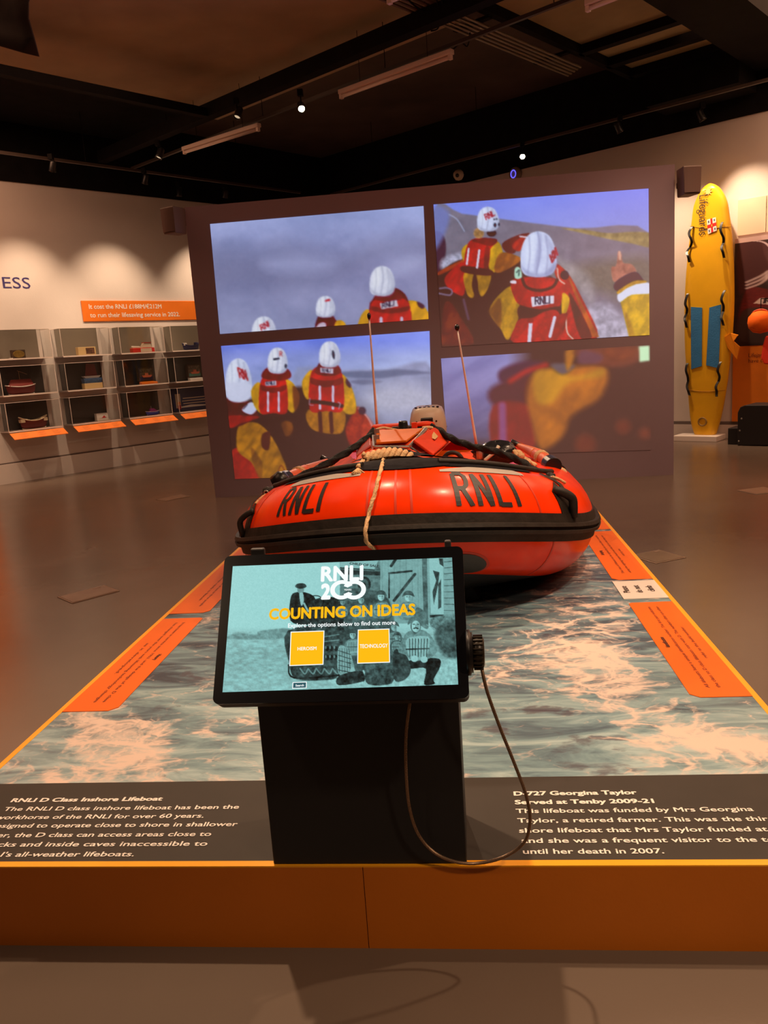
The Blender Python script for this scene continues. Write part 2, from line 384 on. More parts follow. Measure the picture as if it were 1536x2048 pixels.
def painting(name, quad, corners, nx, ny, scale, ox, oy, fn, ma, parent, sub=None, two=False):
    """quad: picture px of corners TL TR BR BL (authoring frame); corners: world points"""
    a = np.linspace(0, 1, nx); b = np.linspace(0, 1, ny); A, Bq = np.meshgrid(a, b)
    bl = lambda q: ((1-A)*(1-Bq))[..., None]*np.array(q[0], float)+(A*(1-Bq))[..., None]*np.array(q[1], float)+(A*Bq)[..., None]*np.array(q[2], float)+((1-A)*Bq)[..., None]*np.array(q[3], float)
    px = bl(quad); P = bl(corners)
    pt = Paint(px[..., 0], px[..., 1], scale, ox, oy); fn(pt); c = lin(np.clip(pt.c, 0, 255))
    if sub is not None: c = np.clip(c-np.array(sub), 0, None)
    idx = np.arange(nx*ny).reshape(ny, nx)
    fs = np.stack([idx[:-1, :-1], idx[1:, :-1], idx[1:, 1:], idx[:-1, 1:]], -1).reshape(-1, 4)
    me = bpy.data.meshes.new(name); me.vertices.add(nx*ny); me.vertices.foreach_set('co', P.reshape(-1))
    me.loops.add(fs.size); me.loops.foreach_set('vertex_index', fs.ravel().astype(np.int32))
    me.polygons.add(len(fs)); me.polygons.foreach_set('loop_start', (np.arange(len(fs))*4).astype(np.int32)); me.update(calc_edges=True)
    at_ = me.color_attributes.new('paint', 'FLOAT_COLOR', 'POINT')
    at_.data.foreach_set('color', np.concatenate([c.reshape(-1, 3), np.ones((nx*ny, 1))], 1).ravel())
    return setmesh(name, me, ma, parent, False, True)

# ================================================================== SETTING
ZC, ZW = 5.35, 4.27
def struct(o): return tag(o, kind='structure')
v1, u1 = 15.5, -16.0
fl = B().add([rm(-.2, .2, 0), rm(v1, .2, 0), rm(v1, u1, 0), rm(-.2, u1, 0)], [(3, 2, 1, 0)])
struct(fl.mk('floor', M_FLOOR))
cl = B().hexa([rm(-.2, u1, ZC), rm(v1, u1, ZC), rm(v1, .2, ZC), rm(-.2, .2, ZC)], [rm(-.2, u1, ZC+.1), rm(v1, u1, ZC+.1), rm(v1, .2, ZC+.1), rm(-.2, .2, ZC+.1)])
struct(cl.mk('ceiling', M_CEIL))
def rbox(b, v0, v1_, u0, u1_, z0, z1):
    return b.hexa([rm(v0, u0, z0), rm(v1_, u0, z0), rm(v1_, u1_, z0), rm(v0, u1_, z0)], [rm(v0, u0, z1), rm(v1_, u0, z1), rm(v1_, u1_, z1), rm(v0, u1_, z1)])
struct(rbox(B(), -.2, 0, u1, .2, 0, ZW).mk('wall_left', M_WALL))
struct(rbox(B(), 0, v1, 0, .2, 0, ZW).mk('wall_right', M_WALL))
struct(rbox(B(), -.2, .02, u1, .2, ZW, ZC).mk('trim_1', M_BLACKWALL))
struct(rbox(B(), .02, v1, -.02, .2, ZW, ZC).mk('trim_2', M_BLACKWALL))
M_BACKW = mat('dark_grey_wall_paint', (.10, .085, .075, 1), .8, var=.1)
struct(rbox(B(), v1, v1+.2, u1, .2, 0, ZC).mk('wall_front', M_BACKW))
struct(rbox(B(), -.2, v1, u1-.2, u1, 0, ZC).mk('wall_back', M_BACKW))
struct(rbox(B(), 0, .035, u1, 0, 0, .285).mk('baseboard_left', M_WALL))
struct(rbox(B(), .035, v1, -.03, 0, 0, .19).mk('baseboard_right', M_WALL))
M_GAP = mat('shadow_gap_trim', (.16, .13, .12, 1), .8)
struct(rbox(B(), 0, .02, u1, 0, .285, .305).mk('trim_3', M_GAP))
struct(rbox(B(), .035, v1, -.02, 0, .19, .235).mk('trim_4', M_GAP))

# ---------------- ceiling services
struct(rbox(B(), 1.95, 6.35, -15.9, -3.95, 5.0, 5.3).mk('trim_5', M_LITCEIL))  # brown slab: warm light on this part of the ceiling, put into its colour
struct(rbox(B(), .1, 1.95, -15.9, -3.95, 5.05, 5.3).mk('trim_6', M_BLACKWALL))
def bar(name, label, cat, v0, v1_, u0, u1_, z0, z1, ma=M_BEAM, group=None):
    return tag(rbox(B(), v0, v1_, u0, u1_, z0, z1).mk(name, ma), label, cat, group)
bar('ceiling_beam', 'long black beam across ceiling above the fluorescent battens', 'beam', 0.3, 12, -5.0, -4.86, 4.62, 4.78)
bar('ceiling_beam', 'thin black beam running from upper left edge to the crossing beam', 'beam', 3.0, 3.1, -15, -5.0, 4.62, 4.72)
bar('ceiling_duct', 'broad black duct near the ceiling at upper right', 'duct', 7.0, 8.2, -.75, -.1, 4.5, 4.95)
bar('ceiling_beam', 'wide black downstand beam right of the ceiling panels', 'beam', 8.2, 8.9, -15, -.1, 4.75, 5.3)
M_PANEL = mat('brown_ceiling_panel', (.34, .27, .14, 1), .8, var=.15, vscale=2)
pn = thing('ceiling_grid', 'dark framed ceiling bay with three brown panels at upper right', 'ceiling panels', rm(7.5, -2, 5.0))
rbox(B(), 6.85, 8.15, -6.6, -2.2, 5.0, 5.03).mk('panel', M_PANEL, pn)
rbox(B(), 6.85, 8.12, -2.08, -1.5, 5.0, 5.03).mk('panel', M_PANEL, pn)
rbox(B(), 6.85, 8.10, -1.36, -.85, 5.0, 5.03).mk('panel', M_PANEL, pn)
for a_, b_ in ((-2.2, -2.08), (-1.5, -1.36), (-.85, -.72)):
    rbox(B(), 6.8, 8.2, a_, b_, 4.9, 5.05).mk('rail', M_BEAM, pn)
rbox(B(), 6.76, 6.84, -6.6, -.72, 4.9, 5.05).mk('rail', M_BEAM, pn)
cdp = thing('conduit_run', 'five parallel metal conduits on the ceiling at top centre', 'conduits', rm(6.6, -4, 4.8))
M_COND = mat('dull_conduit', (.20, .15, .10, 1), .5, .3)
for k in range(5):
    v_ = 6.50+.065*k
    B().tube([rm(v_, -7.5, 4.80), rm(v_, -1.9-.04*k, 4.80)], .014, 8).mk('conduit', M_COND, cdp, smooth=True)
rbox(B(), 6.42, 6.88, -4.2, -4.13, 4.82, 4.85).mk('bracket', M_BEAM, cdp)
rbox(B(), 6.42, 6.88, -2.6, -2.53, 4.82, 4.85).mk('bracket', M_BEAM, cdp)
# hangers for beams up to ceiling
def track(label, v0, v1_, u0, u1_, z):
    t = thing('lighting_track', label, 'lighting track', rm(v0, u0, z))
    if v1_-v0 > abs(u1_-u0): rbox(B(), v0, v1_, u0-.018, u0+.018, z, z+.035).mk('rail', M_TRACK, t)
    else: rbox(B(), v0-.018, v0+.018, u0, u1_, z, z+.035).mk('rail', M_TRACK, t)
    n = 5
    for k in range(n):
        f = (k+.5)/n; v_ = v0+(v1_-v0)*f; u_ = u0+(u1_-u0)*f
        B().tube([rm(v_, u_, z+.03), rm(v_, u_, ZC)], .004, 6).mk('hanger_rod', M_BEAM, t)
    return t
M_TRACK = mat('grey_track', (.07, .05, .04, 1), .4, .3)
track('lighting track hung along the left wall', 1.05, 1.05, -15, -1.6, 4.36)
track('lighting track hung along the right wall', 1.2, 12, -1.0, -1.0, 4.36)
track('lighting track crossing above the film partition behind battens', .6, 11, -4.62, -4.62, 4.5)

def head(px, py, z, aim, label, lit=False, watts=0, angle=72, size=.03, blend=.9):
    P = np.array(atZ(px, py, z)); t = thing('track_spotlight', label, 'spotlight', tuple(P), 0, None)
    d = Vector(aim)-Vector(P); d.normalize(); M = Matrix.Translation(Vector(P)) @ d.to_track_quat('Z', 'Y').to_matrix().to_4x4()
    B().lathe([(.025, -.12), (.042, -.10), (.045, .0), (.048, .02), (.040, .022), (.036, .0)], 16, M).mk('lamp_body', M_BLACK, t, smooth=True)
    B().lathe([(.0355, -.002), (.0355, .006)], 16, M).mk('lens', M_BULB if lit else M_DIM, t)
    B().tube([tuple(P), tuple(P+np.array([0, 0, .16]))], .008, 8).mk('stem', M_BEAM, t)
    B().box((P[0]-.03, P[1]-.03, P[2]+.13), (P[0]+.03, P[1]+.03, P[2]+.2)).mk('track_adapter', M_BEAM, t)
    if watts:
        spot('lamp', tuple(P+np.array(d)*.03), tuple(aim), watts, angle, blend, size, WARM, t)
    return t
M_BULB = emit_mat('lit_lamp', (1, .78, .45, 1), 60)
M_DIM = emit_mat('lamp_edge', (1, .72, .45, 1), .6)
head(105, 340, 4.2, rm(0, -6.3, 1.75), 'dark track spotlight above left wall, leftmost in the row', watts=205)
head(290, 365, 4.2, rm(0, -4.9, 1.75), 'dark track spotlight above left wall, second from left', watts=205)
head(450, 393, 4.2, rm(0, -3.2, 1.75), 'dark track spotlight with bright rim over partition corner', watts=200)
head(358, 390, 4.25, rm(0, -4.0, 1.0), 'tiny dim track spotlight above left loudspeaker')
head(318, 313, 4.25, rm(2, -7.5, 0), 'dark spotlight under the beam left of the left batten', watts=60)
head(603, 217, 4.3, (-.35, 5.2, .6), 'glowing spotlight between the two hanging battens', True, 420, 40, .03, .7)
head(1045, 313, 4.2, (.6, 6.5, .3), 'glowing spotlight above the right part of the partition', True, 260, 45, .03, .7)
head(1240, 262, 4.2, rm(7.5, 0, 1.8), 'unlit-looking spotlight above the right wall, left of the bracketed one', watts=260)
head(1405, 238, 4.2, rm(8.7, 0, 1.7), 'small spotlight above the yellow board, rightmost on its track', watts=260)
head(475, 232, 4.42, rm(4, -7.5, 0), 'small spotlight on the beam between long track and left batten')
# more heads of the same rows outside the frame
for (v_, u_, a_, w_) in ((1.15, -8.0, rm(0, -8.0, 1.75), 205),):
    spot('unseen_spot', rm(v_, u_, 4.2), a_, w_, 72, .9, .03)

def batten(p, q, label):
    a_, b_ = np.array(p), np.array(q); d = b_-a_; ln = np.linalg.norm(d); ang = math.atan2(d[1], d[0])
    t = thing('fluorescent_batten', label, 'batten light', tuple(a_), ang, 'hanging batten lights')
    B().box((0, -.035, 0), (ln, .035, .05)).mk('housing', M_BATT, t, True, bevel=.008)
    B().tube([(.03, 0, -.022), (ln-.03, 0, -.022)], .019, 12).mk('tube', M_TUBE, t, True, True)
    for x in (0.02, ln-.03): B().box((x-.018, -.02, -.045), (x+.018, .02, .005)).mk('lamp_holder', M_BATT, t, True)
    for x in (ln*.2, ln*.8): B().tube([(x, 0, .05), (x, 0, ZC-a_[2])], .003, 6).mk('hanger_rod', M_BEAM, t, True)
    return t
M_BATT = mat('grey_batten_housing', (.80, .66, .58, 1), .5)
M_TUBE = mat('opal_tube', (.85, .70, .62, 1), .4)
batten(atZ(367, 302, 4.42), atZ(519, 254, 4.42), 'unlit fluorescent batten, lower left of the two complete ones')
batten(atZ(680, 190, 4.42), atZ(905, 108, 4.42), 'long unlit fluorescent batten at top centre')
batten(atZ(775, -2, 4.42), atZ(870, -40, 4.42), 'batten light cut by the top edge left of the conduits')
batten(atZ(1172, 14, 4.42), atZ(1260, -20, 4.42), 'batten light end cut by the top edge beside brown panels')
# wall washers' dark hanging cloth at top left
M_CLOTH = mat('dark_brown_cloth', (.030, .014, .010, 1), .8, bump=.4, bscale=6, var=.3)
Yc = 4.2
G = []
for i in range(9):
    f = i/8; lo = np.array(atY(-170+ (71+170)*f, 45+63*f**.7, Yc)); hi = np.array(atY(-170+(50+170)*f, -160, Yc))
    G.append([lo+(hi-lo)*j/8+np.array([0, .04*math.sin(j*1.3+i), 0]) for j in range(9)])
ban = B().grid(G); o = ban.mk('hanging_cloth', M_CLOTH, smooth=True)
sm = o.modifiers.new('thick', 'SOLIDIFY'); sm.thickness = .012
tag(o, 'dark brown pointed cloth hanging from the ceiling at top left corner', 'cloth')
cp_ = np.array(atY(70, 108, Yc)); 
hc = thing('hanging_cables', 'loose black cables drooping beside the conduits at top centre', 'cables', atZ(880, 20, 4.75))
for pts in ([(800, -20), (830, 12), (860, 24), (884, 14), (878, -20)], [(866, -30), (880, 30), (876, 56), (862, 62)], [(905, 100), (922, 86), (935, 92), (940, 66)]):
    B().tube(catmull([atZ(x, y, 4.75) for x, y in pts], 8), .008, 6).mk('cable', M_BEAM, hc, smooth=True)
# cctv and wall sensor
Pc = np.array(atZ(917, 350, 4.2)); t = thing('dome_camera', 'round beige security camera hung above the film partition', 'camera', tuple(Pc))
B().lathe([(.001, -.085), (.05, -.07), (.078, -.03), (.085, 0), (.078, .035), (.05, .07), (.001, .085)], 20, Matrix.Translation(Vector(Pc))).mk('shell', M_CREAM, t, smooth=True)
B().lathe([(.03, 0), (.024, .012), (.001, .014)], 16, Matrix.Translation(Vector(Pc+np.array([-.02, -.078, -.02]))) @ Matrix.Rotation(R(100), 4, 'X')).mk('lens', M_BLACK, t, smooth=True)
B().tube([tuple(Pc+np.array([.07, 0, .02])), tuple(Pc+np.array([.16, 0, .02])), tuple(Pc+np.array([.16, 0, .2]))], .012, 8).mk('bracket', M_BEAM, t, smooth=True)
Ps = at(1030, 348, L, L@O-.03); Ms = Matrix(((V[0], 0, -L[0], Ps[0]), (V[1], 0, -L[1], Ps[1]), (0, 1, 0, Ps[2]), (0, 0, 0, 1)))
t = thing('access_point', 'round grey wireless unit with a blue light ring on wall', 'access point', tuple(Ps))
B().lathe([(.11, -.03), (.11, 0), (.10, .02), (.001, .025)], 28, Ms).mk('shell', mat('grey_unit', (.33, .25, .22, 1), .5), t, smooth=True)
n = 28; Rg = [tuple(Ms @ Vector((.045*math.cos(a)-.015, .058*math.sin(a), .030))) for a in [2*math.pi*k/n for k in range(n)]]
B().tube(Rg, .008, 8, closed=True).mk('light_ring', emit_mat('blue_led', (.12, .10, 1, 1), 1.6), t, smooth=True)

# ================================================================== FILM PARTITION
pt_ = thing('projection_partition', 'freestanding grey partition wall showing four projected lifeboat films', 'partition', (-.3, 9.0, 0))
B().box((-2.87, 8.925, 0), (2.285, 9.12, 3.20)).mk('panel', M_PART, pt_)
YP = 8.921
SUB = lin((86, 50, 41))
M_FILM = vcol_mat('projected_film', 1.0, .8, (.27, .19, .225, 1))
def film(name, quad, label, nx, ny, sc_, ox, oy, fn, sub=SUB):
    c = [atY(x, y, YP) for x, y in quad]
    o = painting(name, quad, c, nx, ny, sc_, ox, oy, fn, M_FILM, pt_, sub); o['label'] = label; return o
YEL, DYEL, RD, DRD, WHT, BRN = (225, 160, 12), (150, 88, 18), (200, 36, 28), (120, 26, 26), (206, 206, 226), (86, 50, 41)
def helmet(p, cx, cy, w, h, c=(206, 206, 224), shade=(150, 150, 176), lean=0):
    q = lambda dx, dy: (cx+dx*w+lean*dy*w, cy+dy*h)
    p.poly([q(-.5, .22), q(-.47, -.15), q(-.3, -.42), q(0, -.52), q(.3, -.42), q(.47, -.12), q(.5, .18), q(.40, .40), q(.1, .5), q(-.3, .47), q(-.45, .38)], c, tex=.05)
    p.poly([q(-.5, .22), q(-.3, .36), (q(.1, .42)), q(.5, .18), q(.40, .40), q(.1, .5), q(-.3, .47)], shade, alpha=.55, soft=w*.08)
    p.poly([q(-.34, -.3), q(-.1, -.44), q(-.12, .1), q(-.34, .2)], (min(255, c[0]+22), min(255, c[1]+22), min(255, c[2]+12)), alpha=.6, soft=w*.14)
    p.poly([q(.2, -.42), q(.47, -.12), q(.5, .2), q(.38, .42), q(.2, .48), q(.34, .1)], shade, alpha=.45, soft=w*.15)
    p.line([q(-.02, -.5), q(.04, -.1), q(-.06, .42)], w*.04, shade, soft=w*.05, alpha=.8)
    p.line([q(-.26, -.4), q(-.24, 0), q(-.3, .4)], w*.03, shade, soft=w*.05, alpha=.6)
    p.line([q(.2, -.42), q(.26, 0), q(.2, .42)], w*.03, shade, soft=w*.05, alpha=.6)
def vest(p, x0, x1, y0, y1, red=RD, dark=DRD, sx=(.3, .7), tagpos=None, strips=True):
    w = x1-x0; h = y1-y0; q = lambda a, b: (x0+a*w, y0+b*h)
    p.poly([q(.18, 0), q(.5, .05), q(.82, 0), q(1, .25), q(1, 1), q(.5, 1.02), q(0, 1), q(.0, .25)], red, tex=.15, tsc=w*.25)
    p.poly([q(.02, .24), q(.3, .3), q(.7, .3), q(.98, .24), q(.96, .38), q(.6, .46), q(.4, .46), q(.04, .38)], dark, alpha=.75)
    if strips:
        for s_ in sx: p.line([q(s_, .45), q(s_, .97)], w*.075, (196, 190, 215), smooth=False)
def film1(p):
    p.vgrad([(120, (160, 166, 214)), (500, (142, 138, 178)), (900, (136, 134, 170))])
    p.c += ((fbm(p.x, p.y*1.8, 420, 3)-.5)*46)[..., None]; p.noise(5, 40, 12)
    p.poly([(60, 380), (380, 380), (560, 340), (900, 420), (1150, 330), (1450, 300), (1450, 420), (1200, 420), (900, 560), (560, 640), (250, 620), (60, 640)], (122, 116, 148), soft=160, alpha=.55)
    p.ell(640, 470, 240, 60, (164, 164, 205), soft=90, alpha=.6); p.ell(1330, 480, 120, 50, (168, 168, 205), -.4, 60, .5)
    helmet(p, 415, 905, 160, 190); p.word('RNI', 400, 898, 24, 34, 8, (190, 60, 70), (.86, -.5), (-.3, -.95))
    p.poly([(752, 900), (760, 815), (790, 790), (860, 800), (880, 900)], (100, 30, 40)); helmet(p, 812, 745, 122, 138)
    p.line([(815, 705), (835, 700)], 14, (190, 50, 60)); p.poly([(750, 900), (760, 862), (800, 830), (870, 820), (890, 905)], DRD)
    p.poly([(868, 905), (876, 845), (905, 832), (935, 850), (945, 905)], YEL)
    p.poly([(748, 900), (770, 855), (812, 850), (812, 905)], (190, 170, 190))
    p.poly([(1020, 900), (1040, 800), (1090, 765), (1120, 900)], YEL); p.poly([(1320, 720), (1390, 712), (1450, 765), (1475, 850), (1330, 870)], YEL)
    p.poly([(1390, 710), (1435, 735), (1430, 760), (1400, 745)], (90, 50, 60))
    p.poly([(1110, 700), (1160, 630), (1250, 620), (1330, 690), (1340, 870), (1115, 880), (1092, 740)], DRD)
    vest(p, 1098, 1345, 690, 900, RD, DRD, strips=False); p.poly([(1120, 690), (1180, 640), (1250, 640), (1300, 690), (1210, 715)], (130, 36, 46))
    p.poly([(1158, 722), (1265, 700), (1272, 742), (1165, 762)], (196, 186, 200), smooth=False); p.word('RNLI', 1172, 752, 22, 30, 6, (60, 40, 60), (.97, -.2), (0, -1))
    helmet(p, 1172, 580, 158, 190, lean=-.0)
    for x in (1165, 1295): p.line([(x, 820), (x+2, 870)], 20, (190, 180, 205), smooth=False)
    folds(p, .16)
film('projected_image', [(420, 448), (847, 412), (857, 638), (440, 668)], 'projected film of grey sky and three white helmets', 250, 140, 3.2, 400, 380, film1)
def film3(p):
    p.vgrad([(960, (108, 116, 220)), (1060, (134, 138, 206)), (1160, (146, 150, 206)), (1500, (150, 150, 176)), (1800, (86, 50, 41))])
    p.c += ((p.x-160)/1300*28)[..., None]*np.array([.9, 1.1, .5]); p.c += ((fbm(p.x, p.y*2.4, 260, 5)-.5)*40)[..., None]
    p.poly([(600, 1190), (900, 1150), (1200, 1142), (1500, 1148), (1500, 1900), (900, 1900)], (142, 142, 176), soft=26, tex=.12, tsc=60, alpha=.9)
    p.poly([(900, 1160), (1150, 1150), (1300, 1142), (1480, 1165), (1300, 1180), (1150, 1200), (950, 1190)], (100, 100, 130), soft=16, alpha=.8)
    p.poly([(970, 1220), (1060, 1205), (1180, 1220), (1060, 1240)], (104, 100, 128), soft=12, alpha=.7)
    p.ell(1290, 1330, 240, 100, (188, 184, 202), soft=110, alpha=.7, tex=.1)
    p.poly([(920, 1420), (1020, 1360), (1150, 1480), (1500, 1700), (1500, 2000), (850, 2000)], (120, 108, 118), soft=120, alpha=.7)
    # dark interior of the boat
    p.poly([(160, 1340), (340, 1330), (640, 1250), (940, 1330), (1040, 1480), (1120, 1600), (1100, 1900), (200, 1960)], BRN, soft=24)
    p.poly([(960, 1470), (1010, 1380), (1060, 1420), (1130, 1530), (1090, 1660), (980, 1640), (940, 1540)], (176, 62, 44), soft=14, tex=.2)
    p.line([(1020, 1390), (1080, 1450), (1125, 1540)], 8, (210, 150, 150), soft=6); p.ell(1045, 1405, 24, 26, (76, 46, 58), soft=10)
    # left, near crew member
    p.poly([(205, 1660), (330, 1665), (390, 1720), (400, 1850), (220, 1850)], (176, 56, 30), soft=6, tex=.1)
    p.poly([(250, 1500), (350, 1480), (420, 1520), (480, 1600), (530, 1700), (560, 1810), (480, 1840), (400, 1850), (330, 1740), (240, 1660)], (188, 120, 14), soft=5, tex=.16, tsc=40)
    p.poly([(400, 1560), (450, 1540), (455, 1600), (440, 1660), (400, 1640)], (100, 52, 40), soft=5)
    p.poly([(330, 1640), (400, 1740), (400, 1850), (380, 1850), (340, 1740)], (132, 76, 22), soft=10, alpha=.7)
    p.line([(505, 1800), (525, 1760), (550, 1800)], 6, (140, 60, 24))
    p.poly([(170, 1325), (300, 1340), (370, 1420), (350, 1460), (200, 1515), (170, 1420)], (112, 34, 30), soft=5); p.poly([(185, 1440), (340, 1440), (380, 1450), (260, 1490), (190, 1515)], (176, 50, 40), soft=8)
    p.poly([(270, 1400), (330, 1350), (368, 1390), (330, 1430)], (186, 186, 214), soft=4); p.line([(280, 1395), (305, 1365)], 6, (70, 40, 50))
    helmet(p, 248, 1215, 172, 270, (200, 202, 226)); p.word('RN', 258, 1195, 26, 60, 10, (196, 66, 66), (.95, .3), (-.25, -1)); p.poly([(180, 1230), (330, 1240), (318, 1330), (230, 1350), (178, 1320)], (198, 198, 222), soft=14, alpha=.9)
    # second
    p.poly([(330, 1280), (390, 1230), (420, 1420), (360, 1390)], YEL, soft=4); p.poly([(545, 1210), (610, 1240), (630, 1340), (600, 1420), (545, 1350)], YEL, soft=4, tex=.1)
    p.poly([(600, 1250), (640, 1290), (640, 1360), (610, 1400)], (150, 80, 30), soft=8)
    vest(p, 388, 562, 1185, 1415); p.poly([(440, 1130), (560, 1135), (590, 1190), (520, 1215), (400, 1195)], (134, 32, 36), soft=4)
    p.poly([(420, 1222), (494, 1214), (496, 1244), (424, 1248)], (190, 182, 200), smooth=False); p.word('RNLI', 430, 1242, 15, 20, 4, (60, 40, 60), (.99, -.08)); helmet(p, 503, 1090, 128, 160); p.word('R', 518, 1060, 16, 28, 5, (196, 66, 66)); p.line([(480, 1080), (510, 1075)], 12, (50, 45, 60)); p.ell(556, 1122, 8, 14, (50, 45, 60))
    p.poly([(530, 1480), (590, 1480), (600, 1540), (555, 1570)], (150, 84, 24), soft=10, alpha=.8)
    # third
    p.poly([(670, 1200), (730, 1150), (745, 1330), (690, 1330), (662, 1260)], YEL, soft=4, tex=.1); p.poly([(905, 1180), (960, 1220), (1000, 1330), (1000, 1420), (920, 1400)], YEL, soft=4, tex=.12)
    p.poly([(945, 1200), (975, 1240), (965, 1260), (940, 1230)], (90, 50, 60)); p.poly([(700, 1400), (920, 1400), (925, 1530), (860, 1555), (720, 1520)], (186, 116, 14), soft=6, tex=.15)
    vest(p, 712, 922, 1130, 1400); p.poly([(755, 1130), (790, 1090), (870, 1095), (912, 1160), (840, 1185), (750, 1170)], (130, 30, 34), soft=4)
    p.poly([(778, 1132), (862, 1138), (862, 1170), (780, 1162)], (190, 182, 200), smooth=False); p.word('RNLI', 790, 1160, 16, 20, 4, (60, 40, 60))
    p.line([(705, 1345), (810, 1355), (915, 1375)], 26, (86, 34, 32)); p.line([(712, 1325), (708, 1365), (735, 1370)], 5, (170, 160, 180)); p.line([(890, 1350), (905, 1360), (895, 1395)], 6, (170, 160, 180))
    for x in (775, 845): p.line([(x, 1420), (x+6, 1540)], 24, (96, 46, 34))
    helmet(p, 838, 1050, 134, 160); p.poly([(858, 1020), (872, 1050), (866, 1080), (852, 1050)], (50, 45, 60)); p.poly([(838, 975), (845, 1010), (832, 1010)], (200, 200, 226))
    p.blend(np.clip((p.y-1760+ (p.x-160)*.03)/70, 0, 1)*np.clip((p.x-560)/60, 0, 1), BRN)
    folds(p, .17)
film('projected_image', [(442, 692), (859, 662), (866, 945), (470, 958)], 'projected film of three crew members seen from behind', 260, 190, 3.2, 400, 380, film3)
def film2(p):
    p.vgrad([(60, (128, 136, 238)), (300, (138, 146, 222)), (420, (120, 112, 130)), (700, (112, 96, 88)), (1000, (110, 96, 96))])
    p.c += ((fbm(p.x, p.y*2, 300, 9)-.5)*14)[..., None]
    p.poly([(20, 195), (200, 205), (440, 235), (900, 290), (1360, 330), (1360, 1000), (20, 1000)], (124, 112, 128), soft=8, tex=.10, tsc=50)
    p.poly([(760, 560), (1000, 500), (1360, 480), (1360, 800), (1100, 700), (900, 640)], (112, 98, 84), soft=90, alpha=.8, tex=.15)
    p.poly([(760, 460), (860, 500), (1000, 600), (1010, 760), (940, 700), (860, 600)], (160, 150, 156), soft=50, alpha=.7, tex=.25, tsc=40)
    p.poly([(960, 800), (1100, 760), (1220, 880), (1235, 1000), (1040, 1000)], (166, 158, 178), soft=50, tex=.3, tsc=30)
    p.poly([(820, 290), (960, 300), (1100, 320), (1250, 312), (1360, 325), (1360, 405), (1250, 385), (1100, 355), (900, 310)], (150, 128, 84), soft=7, tex=.35, tsc=30)
    p.poly([(20, 330), (80, 330), (100, 420), (70, 560), (20, 560)], (86, 50, 60), soft=10); p.poly([(80, 480), (200, 440), (210, 490), (80, 540)], (170, 166, 190), soft=30, tex=.3)
    p.poly([(20, 170), (120, 200), (90, 330), (20, 420)], (120, 124, 190), soft=30, alpha=.8); p.line([(120, 210), (170, 240), (215, 310)], 5, (170, 176, 214), soft=5)
    # boat tubes and dark interior
    p.poly([(55, 560), (230, 470), (560, 470), (800, 640), (900, 980), (20, 1020), (20, 620)], BRN, soft=8)
    p.poly([(55, 555), (210, 480), (215, 500), (60, 575)], (190, 80, 30)); p.poly([(100, 580), (215, 500), (215, 690), (160, 690), (100, 640)], (200, 44, 30), soft=5)
    p.poly([(90, 760), (130, 750), (190, 840), (270, 1000), (80, 1030), (76, 900)], (128, 58, 34), soft=10); p.line([(60, 660), (100, 655), (135, 670), (125, 700), (55, 690)], 9, (130, 104, 130)); p.line([(210, 730), (240, 850)], 14, (104, 70, 84), soft=9)
    p.poly([(450, 385), (540, 335), (620, 320), (600, 350), (540, 400), (530, 440), (480, 440)], (120, 44, 36)); p.poly([(510, 400), (560, 350), (600, 340), (560, 430)], (196, 60, 34), soft=6); p.line([(560, 340), (600, 345)], 9, (206, 200, 222))
    p.poly([(760, 500), (850, 560), (940, 720), (1040, 960), (900, 980), (810, 980), (850, 830), (800, 640)], (206, 50, 28), soft=5, tex=.12)
    p.poly([(850, 580), (870, 600), (1045, 965), (1000, 965)], (200, 100, 30), smooth=False); p.poly([(860, 700), (900, 740), (1000, 960), (930, 965)], (110, 34, 26), soft=8)
    p.line([(790, 535), (800, 600), (835, 630)], 10, (220, 170, 160)); p.ell(835, 577, 26, 28, (60, 34, 50)); p.line([(845, 830), (850, 930), (885, 975)], 9, (216, 190, 180))
    # girl with white helmet left
    p.poly([(360, 400), (420, 372), (450, 420), (450, 500), (400, 560), (365, 520)], (226, 170, 20), soft=4, tex=.1); p.poly([(200, 420), (240, 390), (240, 480), (205, 480)], (226, 170, 20), soft=4)
    p.poly([(440, 440), (555, 465), (550, 500), (440, 560), (400, 540)], (176, 100, 24), soft=7)
    p.poly([(215, 560), (370, 560), (365, 650), (320, 710), (290, 640), (270, 715), (230, 690)], (200, 140, 14), soft=5, tex=.12); p.poly([(280, 560), (300, 640), (285, 710), (262, 640)], (86, 40, 36), soft=4)
    p.poly([(240, 380), (330, 350), (420, 370), (375, 420), (350, 540), (220, 540)], RD, tex=.1); p.poly([(260, 365), (330, 350), (420, 360), (380, 400), (300, 380)], (140, 30, 34)); p.poly([(345, 410), (375, 420), (360, 540), (335, 540)], (150, 28, 26), soft=6)
    p.poly([(205, 520), (380, 545), (370, 580), (210, 560)], (96, 40, 34), soft=4)
    p.line([(242, 415), (230, 510)], 12, (206, 204, 224), smooth=False); p.line([(308, 425), (294, 530)], 14, (206, 204, 224), smooth=False)
    p.ell(305, 322, 32, 32, (190, 140, 90), soft=8, tex=.3); p.ell(385, 320, 30, 22, (70, 34, 36))
    helmet(p, 362, 238, 135, 145, (200, 206, 236)); p.word('RNL', 352, 240, 20, 32, 7, (196, 60, 70), (.88, -.42), (-.35, -.93)); p.ell(406, 272, 8, 14, (40, 36, 50)); p.ell(402, 238, 5, 5, (40, 36, 50)); p.ell(416, 236, 5, 5, (40, 36, 50)); p.ell(430, 268, 5, 10, (40, 36, 50))
    # central crew
    p.poly([(370, 800), (440, 690), (520, 650), (560, 800), (490, 980), (440, 910)], (216, 156, 16), soft=5, tex=.12); p.poly([(370, 790), (440, 720), (440, 900), (380, 830)], (140, 80, 26), soft=16, alpha=.8)
    p.poly([(820, 690), (865, 720), (850, 800), (820, 830)], (226, 170, 20), soft=4)
